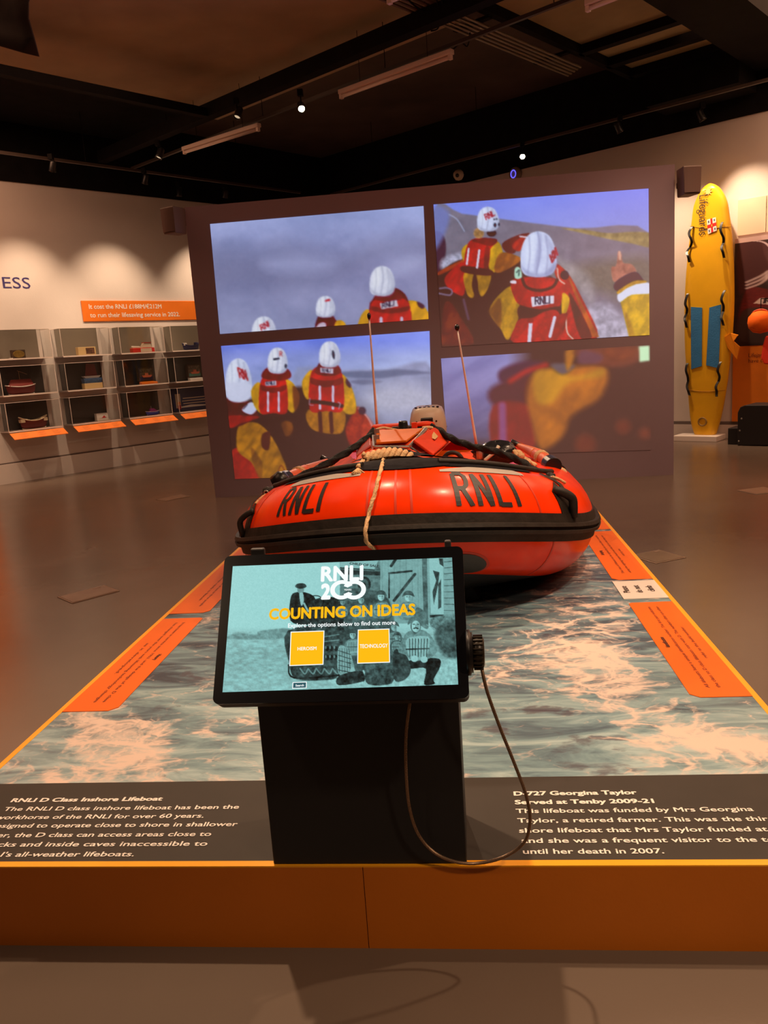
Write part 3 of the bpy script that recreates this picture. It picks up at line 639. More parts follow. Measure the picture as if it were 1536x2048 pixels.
    p.poly([(505, 620), (570, 590), (770, 595), (815, 660), (800, 780), (690, 790), (560, 760), (520, 700)], RD, tex=.08)
    p.poly([(555, 770), (680, 790), (800, 770), (800, 810), (700, 800), (640, 840), (560, 850)], (90, 30, 34), soft=5)
    p.poly([(560, 850), (640, 840), (720, 800), (800, 810), (800, 990), (520, 998), (530, 900)], RD, tex=.1)
    p.line([(575, 600), (600, 650), (680, 672), (760, 650), (790, 605)], 18, (86, 28, 34)); p.poly([(770, 850), (850, 820), (800, 960), (740, 980)], (176, 40, 26), soft=8)
    p.poly([(628, 712), (770, 702), (770, 752), (634, 775)], (212, 206, 222), smooth=False); p.word('RNLI', 655, 758, 26, 44, 7, (44, 30, 50), (.99, -.08), (0, -1))
    p.line([(626, 880), (618, 990)], 24, (206, 200, 220), smooth=False); p.line([(774, 840), (745, 960)], 20, (206, 200, 220), smooth=False); p.ell(625, 860, 20, 16, (176, 30, 30))
    p.poly([(530, 535), (560, 532), (572, 590), (530, 596)], (170, 210, 190)); p.line([(540, 560), (556, 545), (552, 580)], 7, (50, 70, 70)); p.poly([(503, 612), (535, 610), (536, 630), (503, 626)], (216, 206, 222))
    helmet(p, 675, 452, 222, 275, (196, 204, 236), (130, 134, 176)); p.word('RN', 745, 455, 30, 44, 11, (196, 60, 70), (.55, -.75), (-.6, -.6) if 0 else (.3, .95))
    p.poly([(668, 400), (690, 320), (690, 470), (650, 560)], (150, 154, 196), soft=18, alpha=.6)
    # pointing hand and arm
    p.poly([(1160, 430), (1178, 440), (1190, 500), (1240, 510), (1268, 560), (1190, 610), (1135, 618), (1120, 570), (1120, 540), (1145, 520), (1155, 480)], (206, 130, 110), soft=4, tex=.08)
    p.line([(1168, 435), (1172, 480)], 13, (222, 170, 150)); p.ell(1130, 540, 12, 18, (200, 120, 100)); p.line([(1190, 515), (1200, 560)], 4, (170, 94, 84))
    p.poly([(1145, 618), (1260, 556), (1315, 610), (1360, 640), (1360, 700), (1160, 680)], (50, 34, 56), soft=4)
    p.poly([(1160, 680), (1240, 635), (1360, 630), (1360, 1000), (1235, 1000), (1200, 850)], (226, 176, 14), smooth=False, tex=.08); p.poly([(1160, 690), (1250, 640), (1320, 620), (1360, 640), (1360, 690), (1240, 700), (1170, 745)], (212, 214, 236), soft=4)
    p.poly([(1160, 672), (1250, 615), (1310, 610), (1330, 622), (1240, 640), (1165, 692)], (222, 160, 20), soft=4); p.poly([(1190, 780), (1215, 900), (1240, 1000), (1270, 1000), (1240, 880)], (176, 124, 20), soft=14, alpha=.7)
    p.blend(np.clip((1-(p.x-20)/600), 0, 1)*np.clip((p.y-1000)/20, 0, 1), BRN)
    folds(p, .20)
film('projected_image', [(867, 409), (1297, 377), (1299, 670), (884, 694)], 'projected film of two white-helmeted crew and a pointing hand', 300, 210, 3.072, 860, 360, film2)
def film4(p):
    p.vgrad([(30, (140, 134, 190)), (300, (122, 110, 158)), (500, (112, 96, 130)), (620, (96, 74, 90))])
    p.c += ((fbm(p.x*.7+p.y*.5, p.y*2+p.x*.9, 170, 21)-.5)*50)[..., None]
    p.blend(np.clip((p.x-480)/160, 0, 1), BRN); p.blend(np.clip((p.y-560)/90, 0, 1), BRN)
    p.poly([(440, 150), (560, 105), (700, 100), (640, 170), (500, 240), (430, 210)], (90, 44, 60), soft=30)
    p.poly([(380, 260), (620, 180), (620, 380), (400, 370)], (96, 46, 50), soft=40); p.line([(500, 220), (600, 160), (720, 120)], 30, (184, 44, 48), soft=24)
    p.poly([(390, 370), (600, 360), (640, 470), (640, 640), (400, 640)], (150, 52, 44), soft=24); p.line([(450, 370), (455, 640)], 46, (140, 76, 116), soft=26)
    p.poly([(640, 180), (760, 140), (900, 130), (1060, 120), (1100, 200), (1040, 330), (880, 430), (820, 560), (690, 640), (630, 480), (600, 300)], (188, 108, 20), soft=40, tex=.15, tsc=120)
    p.poly([(650, 170), (760, 150), (900, 190), (1060, 140), (1060, 190), (860, 230), (760, 350), (660, 340)], (206, 140, 14), soft=36)
    p.poly([(750, 120), (840, 110), (900, 130), (820, 180)], (104, 84, 90), soft=24)
    p.poly([(840, 40), (900, 30), (880, 110), (850, 150)], (196, 120, 30), soft=24); p.poly([(900, 30), (1280, 10), (1280, 90), (1160, 130), (1000, 110)], (132, 68, 50), soft=30); p.poly([(1080, 30), (1260, 20), (1220, 80), (1120, 80)], (150, 74, 34), soft=30)
    p.poly([(940, 30), (1060, 60), (1040, 110), (920, 110)], (110, 66, 74), soft=30)
    for x, y, r_ in ((1190, 500, 40), (960, 610, 60), (1320, 540, 30)): p.ell(x, y, r_, r_, (130, 62, 44), soft=50, alpha=.8)
    p.poly([(1284, 8), (1350, 2), (1350, 96), (1288, 102)], (196, 232, 190), smooth=False)
    p.blend(np.clip((p.y-640)/60, 0, 1), BRN)
    folds(p, .12, sc=160)
film('projected_image', [(882, 717), (1300, 690), (1302, 900), (896, 912)], 'projected blurred film close up of a yellow sleeve', 190, 100, 3.072, 860, 690, film4)

def speaker(P, label, rz, w=.21, h=.27, dp=.2):
    t = thing('wall_speaker', label, 'loudspeaker', P, rz)
    # tapered cabinet, front at -y
    lo = [(-w*.42, -dp*.5, 0), (w*.42, -dp*.5, 0), (w*.30, dp*.5, 0), (-w*.30, dp*.5, 0)]
    hi = [(x*1.12, y*1.05, h) for x, y, z in lo]
    B().hexa(lo, hi).mk('cabinet', M_SPK, t, True, bevel=.01)
    G = [[(x*w*.40*(1+.1*z/h), -dp*.53-.012*(1-x*x), z) for x in np.linspace(-1, 1, 7)] for z in (.015, h-.015)]
    B().grid(G).mk('grille', M_SPKG, t, True)
    B().box((-.02, dp*.5, h*.4), (.02, dp*.5+.10, h*.6)).mk('bracket', M_BEAM, t, True)
    return t
M_SPK = mat('brown_grey_speaker', (.20, .14, .12, 1), .5); M_SPKG = mat('speaker_grille', (.13, .07, .055, 1), .7)
speaker((-2.97, 8.86, 2.92), 'small loudspeaker at the partition\'s upper left corner', R(-25))
speaker((2.405, 8.9, 2.88), 'small loudspeaker at the partition\'s upper right corner', R(12))

# ================================================================== LEFT WALL DISPLAY
wr = math.atan2(-L[1], -L[0])            # local x = -L (towards us), local y = V (into the room)
def wl(u_, y_, z_): return rm(y_, u_, z_)
text('lettering', 'ESS', rm(.004, -5.47-1.10, 2.79), L, (0, 0, 1), M_PURPLE, width=.40, height=.165, bold=.0, lift=0)
o = bpy.data.objects['lettering']; o.name = 'wall_lettering'; tag(o, 'dark purple capital letters ESS on the upper left wall', 'lettering')
sg = thing('wall_sign', 'orange sign with white running cost text above display cases', 'sign', rm(.01, -4.4, 2.3))
u0 = -5.47
rbox(B(), .0, .02, u0+.05, u0+2.75, 2.30, 2.62).mk('panel', M_SIGN, sg, bevel=.008)
text('lettering', 'It cost the RNLI £188M/€212M', rm(.022, u0+.165, 2.495), L, (0, 0, 1), M_WHITETXT, width=1.30, height=.072, bold=.014, parent=sg)
text('lettering', 'to run their lifesaving service in 2022.', rm(.022, u0+.165, 2.365), L, (0, 0, 1), M_WHITETXT, width=1.64, height=.072, bold=.014, parent=sg)

CW, CD, CH = .80, .30, .42
def case(u_, z_, label, dark, labelshelf, shelf_dark=False):
    """acrylic case; origin at its left rear bottom corner as seen (u_), local x towards -L"""
    t = thing('display_case', label, 'display case', rm(0, u_+CW, z_), wr, 'acrylic cases in three rows on the left wall')
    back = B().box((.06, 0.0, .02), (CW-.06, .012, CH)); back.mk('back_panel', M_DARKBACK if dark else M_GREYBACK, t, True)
    B().box((0, 0, -.0), (CW, CD, .014)).mk('base', M_SHELF, t, True)
    B().box((0, CD, -.002), (CW, CD+.006, .018)).mk('base_edge', M_EDGE, t, True)
    g = B()
    g.add([(0, CD, .015), (CW, CD, .015), (CW, CD, CH), (0, CD, CH)], [(0, 1, 2, 3)])
    g.add([(0, 0, .015), (0, CD, .015), (0, CD, CH), (0, 0, CH)], [(0, 1, 2, 3)])
    g.add([(CW, 0, .015), (CW, CD, .015), (CW, CD, CH), (CW, 0, CH)], [(0, 1, 2, 3)])
    g.add([(0, 0, CH), (CW, 0, CH), (CW, CD, CH), (0, CD, CH)], [(0, 1, 2, 3)])
    g.mk('cover', M_GLASS, t, True)
    e = B()
    for x in (0, CW): e.box((x-.003, CD-.003, .015), (x+.003, CD+.003, CH))
    for x in (0, CW): e.box((x-.0025, 0, CH-.003), (x+.0025, CD, CH+.002))
    e.box((0, CD-.003, CH-.003), (CW, CD+.003, CH+.003)); e.mk('cover_edges', M_EDGE, t, True)
    if labelshelf:
        s = B().hexa([(.0, CD+.01, -.02), (CW, CD+.01, -.02), (CW, CD+.15, -.10), (0, CD+.15, -.10)], [(.0, CD+.01, -.012), (CW, CD+.01, -.012), (CW, CD+.15, -.092), (0, CD+.15, -.092)])
        so = s.mk('label_shelf', M_SIGN, t, True)
        ln = B()
        for cx_ in (.12, .38, .60):
            for r_ in range(4):
                f = .2+.18*r_; y_ = CD+.01+.14*f; z2 = -.0105-.08*f
                ln.add([(CW-cx_, y_, z2), (CW-cx_-.12+.03*(r_ % 2), y_, z2), (CW-cx_-.12+.03*(r_ % 2), y_+.007, z2-.004), (CW-cx_, y_+.007, z2-.004)], [(0, 1, 2, 3)])
        ln.mk('fine_print', mat('faint_print', (.55, .12, .01, 1), .6), so, True)
    return t
cols = [-1.46, -.50, .46, 1.40]; rows = [1.77, 1.26, .75]
cn = ['first', 'second', 'third', 'fourth']; rn = ['top', 'middle', 'bottom']
cont = [['small framed brass plaque', 'cream box with a picture', 'red and cream lifeboat money box', 'dark blue model boat'],
        ['model boat under a maroon cover', 'white model boat with red sails', 'framed diorama on orange base', 'framed diorama on white base'],
        ['open cream and maroon model hull', 'small cream box with red mark', 'small bright blue model boat', 'navy poster with a cartoon figure']]
for ci, cu_ in enumerate(cols):
    for ri, z_ in enumerate(rows):
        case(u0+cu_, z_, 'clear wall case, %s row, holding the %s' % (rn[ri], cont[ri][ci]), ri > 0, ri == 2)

def lt(u_, z_, y_=.15):      # local frame thing origin on a case base: centre u
    return rm(y_, u0+u_, z_+.016)
def hullmodel(t, ln, beam, h, ma_h, ma_r, ma_deck, sheer=.25):
    G = []; n = 13
    for i in range(n):
        f = i/(n-1)*2-1; w_ = beam/2*(1-abs(f)**2.6)+.002; zt = h*(1+sheer*f*f); kz = h*.25*abs(f)**6
        G.append([(f*ln/2*(1-.14*(1-k/4)), w_*math.sin(math.pi/2*k/4*1.0)*s_, kz+(zt-kz)*(k/4)**1.6) for s_, k in [(-1, 4), (-1, 3), (-1, 2), (-1, 1), (1, 0), (1, 1), (1, 2), (1, 3), (1, 4)]])
    hb = B().grid(G); hu = hb.mk('hull', ma_h, t, True, True)
    rl = [G[i][0] for i in range(n)]; rr = [G[i][8] for i in range(n)][::-1]
    B().tube(rl+rr, h*.07, 6, closed=True).mk('gunwale', ma_r, t, True, True)
    dk = B().grid([[(G[i][0][0]*.96, G[i][0][1]*.9, G[i][0][2]*.9), (G[i][8][0]*.96, G[i][8][1]*.9, G[i][8][2]*.9)] for i in range(n)]); dk.mk('deck', ma_deck, t, True)
    B().tube([(-ln/2*.86, 0, h*.1)]+[(x, 0, 0) for x in np.linspace(-ln/2*.75, ln/2*.75, 5)]+[(ln/2*.86, 0, h*.1)], h*.06, 6).mk('keel', ma_r, t, True, True)
    return G
# column 1
t = thing('framed_plaque', 'small dark framed brass plaque in the top case at far left', 'plaque', lt(-1.10, rows[0]), wr)
B().box((-.10, -.03, 0), (.10, .03, .125)).mk('frame', mat('dark_frame', (.06, .035, .02, 1), .5), t, True, bevel=.008)
B().lathe([(.085, 0), (.080, .008)], 24, Matrix.Translation((0, .03, .063)) @ Matrix.Rotation(R(-90), 4, 'X') @ Matrix.Diagonal((1, .62, 1, 1))).mk('plate', M_BRASS, t, True)
B().box((.1, .01, .0), (.15, .05, .012)).mk('tag', M_WHITE, t, True)
def stand(t, ln, h=.03):
    for x in (-ln*.28, ln*.28): B().box((x-.01, -.04, 0), (x+.01, .04, h)).mk('stand_foot', M_TAN, t, True)
t = thing('model_boat', 'model boat with white rim and maroon canvas cover', 'model boat', lt(-1.13, rows[1]), wr)
hullmodel(t, .44, .14, .11, M_MAROON, M_WHITE, M_MAROON)
G = [[(x, y*(.05), .115+.10*(1-y*y)*(1 if abs(x) < .17 else .2)) for y in (-1, -.5, 0, .5, 1)] for x in (-.19, -.16, 0, .13, .18)]
B().grid(G).mk('canvas_cover', mat('red_canvas', (.20, .02, .015, 1), .7), t, True, True)
B().tube([(0, 0, .12), (0, 0, .33)], .003, 6).mk('mast', M_TAN, t, True); B().tube([(-.12, .0, .28), (.02, 0, .34)], .0025, 6).mk('spar', M_TAN, t, True)
t = thing('model_boat', 'open model hull, cream inside with maroon band, bottom left case', 'model boat', lt(-1.02, rows[2]), wr)
hullmodel(t, .42, .14, .12, M_MAROON, mat('cream_paint', (.78, .68, .48, 1), .5), mat('cream_paint', (.78, .68, .48, 1), .5), .5)
for s_ in (-1, 1): B().box((s_*.15-.05, -.045, .10), (s_*.15+.05, .045, .15)).mk('end_box', MATS['cream_paint'], t, True, bevel=.006)
# column 2
t = thing('money_box', 'cream cardboard box with dark square picture in top case', 'box', lt(-.05, rows[0]), wr)
B().box((-.145, -.04, 0), (.145, .04, .125)).mk('box', mat('cream_card', (.66, .48, .22, 1), .6), t, True, bevel=.004)
B().box((-.12, .04, .02), (.02, .042, .11)).mk('picture', mat('dark_picture', (.12, .05, .025, 1), .6, var=.8, vscale=60), t, True)
t = thing('model_sailing_boat', 'white model boat with maroon sails on blue and tan base', 'model boat', lt(-.02, rows[1]), wr)
B().box((-.15, -.05, 0), (.15, .05, .085)).mk('base', mat('cream_card', (.66, .48, .22, 1), .6), t, True, bevel=.004)
B().hexa([(-.14, -.045, .085), (.14, -.045, .085), (.14, .045, .085), (-.14, .045, .085)], [(-.15, -.05, .16), (.15, -.05, .16), (.15, .05, .16), (-.15, .05, .16)]).mk('sea_block', mat('blue_card', (.05, .12, .26, 1), .6, var=.4, vscale=40), t, True)
hb = B().hexa([(-.11, -.03, .16), (.11, -.03, .16), (.11, .03, .16), (-.11, .03, .16)], [(-.15, -.035, .195), (.15, -.035, .195), (.15, .035, .195), (-.15, .035, .195)]); hb.mk('hull', M_WHITE, t, True, bevel=.006)
B().prism([(-.10, 0, .20), (.10, 0, .20), (.06, 0, .39), (-.08, 0, .37)], (0, .006, 0)).mk('sail', M_MAROON, t, True)
B().tube([(.06, 0, .19), (.06, 0, .39)], .003, 6).mk('mast', M_TAN, t, True)
t = thing('small_box', 'tiny cream box with red emblem in bottom case', 'box', lt(.06, rows[2]), wr)
B().box((-.095, -.04, 0.01), (.095, .04, .12)).mk('box', M_WHITE, t, True, bevel=.003)
B().box((-.11, -.05, 0), (.10, .06, .01)).mk('base', M_CREAM, t, True)
B().prism([(-.07, .041, .045), (.02, .041, .045), (.0, .041, .06), (-.03, .041, .085), (-.04, .041, .062)], (0, .001, 0)).mk('emblem', M_RED, t, True)
# column 3
t = thing('money_box', 'red lifeboat-shaped money box with cream cabin in top case', 'box', lt(.93, rows[0]), wr)
B().box((-.2, -.05, 0), (.2, .05, .075)).mk('hull', M_RED, t, True, bevel=.008)
B().box((-.14, .05, .008), (.06, .053, .066)).mk('name_plate', M_CREAM, t, True)
B().hexa([(-.16, -.04, .075), (.02, -.04, .075), (.02, .04, .075), (-.16, .04, .075)], [(-.14, -.035, .15), (-.02, -.035, .15), (-.02, .035, .15), (-.14, .035, .15)]).mk('cabin', M_CREAM, t, True, bevel=.006)
B().box((-.15, -.042, .148), (-.02, .042, .16)).mk('roof', M_RED, t, True)
B().tube([(.04, 0, .09), (.19, 0, .10)], .012, 8).mk('deck_gun', M_WHITE, t, True, True); B().box((.0, -.03, .075), (.19, .03, .09)).mk('deck', M_CREAM, t, True)
def diorama(uc, z_, label, base_m, sea):
    t = thing('framed_diorama', label, 'diorama', lt(uc, z_), wr)
    B().box((-.135, -.05, .05), (.135, .02, .27)).mk('frame', mat('dark_frame', (.06, .035, .02, 1), .5), t, True, bevel=.006)
    B().box((-.115, .02, .07), (.115, .023, .25)).mk('picture', mat('painted_sky', (.14, .12, .08, 1), .6, var=.6, vscale=30), t, True)
    B().box((-.115, .023, .07), (.115, .028, .12)).mk('sea', sea, t, True)
    hb = B().hexa([(-.07, .026, .11), (.06, .026, .11), (.06, .04, .11), (-.07, .04, .11)], [(-.1, .024, .145), (.09, .024, .145), (.09, .045, .145), (-.1, .045, .145)]); hb.mk('boat', mat('salmon_paint', (.55, .16, .09, 1), .5), t, True)
    B().box((-.03, .026, .145), (.03, .042, .18)).mk('cabin', mat('salmon_paint', (.55, .16, .09, 1), .5), t, True)
    B().hexa([(-.13, .0, 0), (.13, .0, 0), (.15, .10, 0), (-.15, .10, 0)], [(-.12, -.02, .05), (.12, -.02, .05), (.15, .10, .03), (-.15, .10, .03)]).mk('base', base_m, t, True)
diorama(.93, rows[1], 'small framed lifeboat diorama with orange label base', M_SIGN, M_NAVY)
t = thing('model_boat', 'bright blue model boat with pink stripe in bottom case', 'model boat', lt(.98, rows[2]), wr)
mb = mat('bright_blue', (.04, .06, .50, 1), .45); hullmodel(t, .26, .10, .055, mb, M_WHITE, mb)
B().hexa([(-.10, -.03, .05), (.06, -.03, .05), (.06, .03, .05), (-.10, .03, .05)], [(-.02, -.02, .11), (.04, -.02, .11), (.04, .02, .11), (-.02, .02, .11)]).mk('cabin', mat('magenta', (.45, .06, .35, 1), .5), t, True, bevel=.005)
B().tube([(.02, 0, .11), (.02, 0, .15)], .003, 6).mk('mast', M_WHITE, t, True)
# column 4
t = thing('model_boat', 'dark blue model boat with white bow in top right case', 'model boat', lt(1.87, rows[0]), wr); hullmodel(t, .34, .11, .075, M_NAVY, M_NAVY, M_BLACK, .6)
B().box((.09, -.03, .08), (.15, .03, .125)).mk('bow_shelter', M_WHITE, t, True, bevel=.01); B().box((-.13, -.03, .08), (-.08, .03, .13)).mk('engine_house', M_NAVY, t, True, bevel=.01)
diorama(1.87, rows[1], 'small framed lifeboat diorama with teal sea and white base', M_WHITE, mat('teal_paint', (.08, .25, .22, 1), .5))
t = thing('poster_board', 'navy poster with cartoon figure and white lines in bottom case', 'poster', lt(1.80, rows[2], .05), wr)
B().box((-.36, 0, .0), (.36, .012, .40)).mk('board', M_NAVY, t, True)
B().box((.20, .012, .06), (.30, .014, .30)).mk('picture', M_CREAM, t, True); B().lathe([(.03, 0), (.026, .006), (.001, .008)], 16, Matrix.Translation((.235, .014, .14)) @ Matrix.Rotation(R(-90), 4, 'X')).mk('figure_head', M_SIGN, t, True)
B().box((.205, .013, .04), (.265, .016, .11)).mk('figure_body', M_RED, t, True); B().prism([(-.36, .0125, .06), (.2, .0125, .06), (.2, .0125, .08), (0, .0125, .10), (-.36, .0125, .075)], (0, .001, 0)).mk('wave', M_WHITE, t, True)
ln = B()
for k, (a_, b_) in enumerate(((.15, -.3), (.17, -.33), (.15, -.33))): ln.box((b_, .012, .21-.045*k), (a_, .0135, .225-.045*k))
ln.mk('text_lines', M_CREAM, t, True)
# orange banner on the left wall beyond the frame (its reflection shows in the floor)
t = thing('wall_banner', 'large orange banner on the left wall beyond the frame edge', 'banner', rm(.02, -9.2, .4))
rbox(B(), 0, .02, -9.8, -7.15, .35, 3.4).mk('panel', M_SIGN, t)

# ================================================================== RIGHT WALL
YB = .30
nR = L; kR = L@O-YB
def rp(x, y, d=YB): return at(x, y, L, L@O-d)
lft = [(1416, 367), (1402, 376), (1392, 396), (1383, 431), (1377.5, 474), (1370, 546), (1367, 618), (1368, 690), (1373, 762), (1377.5, 820), (1382, 862), (1388, 869)]
rgt = [(1420, 367), (1436, 378), (1446, 398), (1456, 431), (1462.5, 474), (1466.5, 546), (1467, 618), (1462.5, 690), (1454, 762), (1444, 820), (1434, 862), (1430, 869)]
def vz(x, y, d=YB):
    P = rp(x, y, d)-O; return float(P@V), float(P[2])
Lf = [vz(*p) for p in lft]; Rf = [vz(*p) for p in rgt]
zs = np.array([.5*(a[1]+b[1]) for a, b in zip(Lf, Rf)]); vl = np.array([a[0] for a in Lf]); vr = np.array([b[0] for b in Rf])
od = np.argsort(zs); zs, vl, vr = zs[od], vl[od], vr[od]
zz = np.concatenate([np.linspace(zs[0], zs[-2], 40), np.linspace(zs[-2], zs[-1], 8)[1:]]); VL = np.interp(zz, zs, vl); VR = np.interp(zz, zs, vr)
k_ = np.ones(3)/3
for _ in range(3):
    VL[1:-1] = np.convolve(VL, k_, 'valid'); VR[1:-1] = np.convolve(VR, k_, 'valid')
_zt = zz[-1]+.005; _z0 = _zt-.46; _c = (VL+VR)/2; _h = (VR-VL)/2; _h0 = np.interp(_z0, zz, _h); _m = zz > _z0
zz = np.r_[zz[~_m], _z0+(_zt-_z0)*np.sin(np.linspace(.02, 1, 24)*np.pi/2)]
_ft = np.clip((zz-_z0)/(_zt-_z0), 0, 1); _c = np.interp(zz, zs, (vl+vr)/2)
_hh = np.interp(zz, zs, (vr-vl)/2); _hh = np.where(zz > _z0, _h0*np.maximum(1-_ft**2.1, 0)**.62, _hh)
for _ in range(2):
    _c[1:-1] = np.convolve(_c, k_, 'valid'); _hh[1:-1] = np.convolve(_hh, k_, 'valid')
VL, VR = _c-_hh, _c+_hh
bd = thing('rescue_board', 'tall yellow lifeguard rescue board standing against right wall', 'rescue board', rm(7.65, -YB, .1))
def bdp(v_, z_, lift=.004):      # point on the board's domed front face
    i = np.interp(z_, zz, VL); j = np.interp(z_, zz, VR); c = (i+j)/2; hw = max((j-i)/2, .001); a = np.clip((v_-c)/hw, -1, 1)
    return rm(v_, -(YB+.05*(1-a**4)+lift), z_)
G = []
for z_, a_, b_ in zip(zz, VL, VR):
    c, hw = (a_+b_)/2, max((b_-a_)/2, .004); e = min(1, hw/.12)
    ring = []
    for k in range(25):
        tt = 2*math.pi*k/24; cx_ = math.copysign(abs(math.cos(tt))**.6, math.cos(tt)); sy_ = math.copysign(abs(math.sin(tt))**.8, math.sin(tt))
        ring.append(rm(c+hw*cx_, -(YB-.035+.085*sy_*e), z_))
    G.append(ring)
bb = B().grid(G, True); bb.add(G[0][:-1], [tuple(range(24))]); bb.add(G[-1][:-1], [tuple(range(24))[::-1]]); bb.mk('board', M_YELLOW, bd, smooth=True)
def bstrip(name, px, wd, ma, lift=.01, wave=0):
    P = catmull([vz(*p, d=YB+.05) for p in px], 8); pts = []
    for i, q_ in enumerate(P):
        f = i/(len(P)-1); pts.append(np.array(bdp(q_[0]+0, q_[1], lift+wave*abs(math.sin(f*math.pi*2)))))
    g = B(); n = len(pts)
    for s_, o_ in ((0, 0), (1, .012)):
        pass
    Gs = []
    for p in pts: Gs.append([tuple(p-V*wd/2), tuple(p+V*wd/2)])
    top = [[tuple(np.array(a)-L*.012) for a in r_] for r_ in Gs]
    g.grid(Gs, True); g.grid(top)
    for i in range(n-1):
        for j in (0, 1): g.add([Gs[i][j], Gs[i+1][j], top[i+1][j], top[i][j]], [(0, 1, 2, 3)])
    return g.mk(name, ma, bd, smooth=False)
cvt = lambda L_: [(1330+x/3.471, 330+y/3.471) for x, y in L_]
for pl in ([(190, 425), (172, 475), (192, 535), (155, 600), (170, 640), (170, 675)], [(400, 395), (395, 450), (412, 510), (400, 570), (412, 610), (412, 645)],
           [(157, 892), (148, 960), (158, 1000), (140, 1060), (152, 1095), (152, 1130)], [(416, 868), (402, 930), (412, 980), (398, 1050), (408, 1085), (408, 1115)],
           [(155, 1375), (152, 1420), (162, 1470), (155, 1530), (170, 1570), (172, 1600)], [(388, 1365), (376, 1420), (384, 1470), (362, 1530), (368, 1570), (360, 1608)]):
    bstrip('grab_strap', cvt(pl), .032, M_BLACK, .008, .05)
def bpatch(name, px, ma, th=.012, lift=.0):
    P = [vz(*p, d=YB+.05) for p in cvt(px)]
    a, b, c, d = [np.array(q_) for q_ in P]; Gf = []; n = 10; m2 = 4
    for i in range(n+1):
        f = i/n; l_ = a+(d-a)*f; r_ = b+(c-b)*f; Gf.append([bdp(*(l_+(r_-l_)*j/m2), lift+th) for j in range(m2+1)])
    Gb = [[tuple(np.array(p)+L*(th+.01)) for p in r_] for r_ in Gf]
    g = B().grid(Gf, False); g.grid(Gb, True)
    ed = [(i, 0) for i in range(n+1)]+[(n, j) for j in range(1, m2+1)]+[(i, m2) for i in range(n-1, -1, -1)]+[(0, j) for j in range(m2-1, 0, -1)]
    for k in range(len(ed)):
        p, q_ = ed[k], ed[(k+1) % len(ed)]; g.add([Gf[p[0]][p[1]], Gf[q_[0]][q_[1]], Gb[q_[0]][q_[1]], Gb[p[0]][p[1]]], [(0, 1, 2, 3)])
    return g.mk(name, ma, bd, smooth=False)
bpatch('foot_pad', [(180, 985), (258, 990), (256, 1395), (182, 1418)], M_BLUE)
bpatch('foot_pad', [(310, 990), (390, 968), (372, 1410), (288, 1390)], M_BLUE)
# lettering runs downwards
w0 = vz(*cvt([(238, 212)])[0], d=YB+.06); w1 = vz(*cvt([(245, 488)])[0], d=YB+.06)
tl = text('lettering', 'Lifeguards', rm(w0[0], -(YB+.06), w0[1]), (0, 0, -1), V, mat('dark_brown_print', (.06, .03, .02, 1), .5), width=w0[1]-w1[1], height=.125, bold=0, parent=bd, lift=0)
# flag emblem: white quarters with a red cross
q = [vz(*p, d=YB+.06) for p in cvt([(290, 380), (352, 362), (358, 455), (298, 480)])]
A_, B_, C_, D_ = [np.array(a) for a in q]
bl2 = lambda s_, t_: (A_*(1-s_)+B_*s_)*(1-t_)+(D_*(1-s_)+C_*s_)*t_
def fl_rect(name, s0, s1, t0, t1, ma, d): B().add([rm(bl2(s_, t_)[0], -(YB+.058+d), bl2(s_, t_)[1]) for s_, t_ in ((s0, t1), (s1, t1), (s1, t0), (s0, t0))], [(0, 1, 2, 3)]).mk(name, ma, bd)
fl_rect('flag_emblem', 0, 1, 0, 1, M_WHITE, 0); fl_rect('flag_cross', .38, .62, 0, 1, M_RED, .001); fl_rect('flag_cross', 0, 1, .38, .62, M_RED, .001)
fl_rect('flag_mark', .12, .24, .1, .26, M_NAVY, .001); fl_rect('flag_mark', .76, .88, .1, .26, M_NAVY, .001); fl_rect('flag_mark', .12, .24, .74, .9, M_NAVY, .001); fl_rect('flag_mark', .76, .88, .74, .9, M_NAVY, .001)
fl_rect('flag_anchor', .44, .56, .42, .58, mat('gold_print', (.7, .4, .03, 1), .5), .002)
# star, deck plug, seam lines
cs = np.array(vz(*cvt([(300, 185)])[0], d=YB+.05)); st = []
for k in range(16): r_ = .06 if k % 2 == 0 else .026; st.append(rm(cs[0]+r_*math.cos(k*math.pi/8), -(YB+.054), cs[1]+r_*math.sin(k*math.pi/8)))
B().prism(st, tuple(-L*.002)).mk('star_print', mat('pale_yellow_print', (.85, .60, .18, 1), .5), bd)
cs = vz(*cvt([(260, 1782)])[0], d=YB+.05)
n = 24; B().tube([rm(cs[0]+.055*math.cos(a), -(YB+.054), cs[1]+.055*math.sin(a)) for a in [2*math.pi*k/n for k in range(n)]], .012, 8, closed=True).mk('deck_plug', mat('dull_brown_plastic', (.28, .16, .03, 1), .5), bd, smooth=True)
for px in ([(150, 1560), (260, 1572), (410, 1565)], [(165, 425), (300, 440), (450, 425)]):
    P = catmull([vz(*p, d=YB+.05) for p in cvt(px)], 6); B().tube([bdp(p[0], p[1], .003) for p in P], .003, 6).mk('strap_line', mat('seam_yellow', (.45, .22, .01, 1), .6), bd)
# fabric pennant sticking out at right
B().add([rm(7.93, -.34, 1.42), rm(8.02, -.36, 1.47), rm(8.12, -.38, 1.44), rm(8.06, -.37, 1.36), rm(8.14, -.36, 1.28), rm(8.10, -.34, 1.12), rm(7.97, -.33, 1.28)], [(6, 5, 4, 3, 2, 1, 0)]).mk('fin', mat('orange_fin', (.90, .30, .01, 1), .4), bd)
fo = [c for c in bd.children if c.name.startswith('fin')][0]; mo = fo.modifiers.new('thick', 'SOLIDIFY'); mo.thickness = .02
pl = thing('board_plinth', 'low white block under the yellow rescue board', 'plinth', rm(7.55, -.4, 0))
rbox(B(), 7.28, 7.90, -.50, -.14, 0, float(zz[0])-.002).mk('block', M_WHITE, pl, bevel=.006)
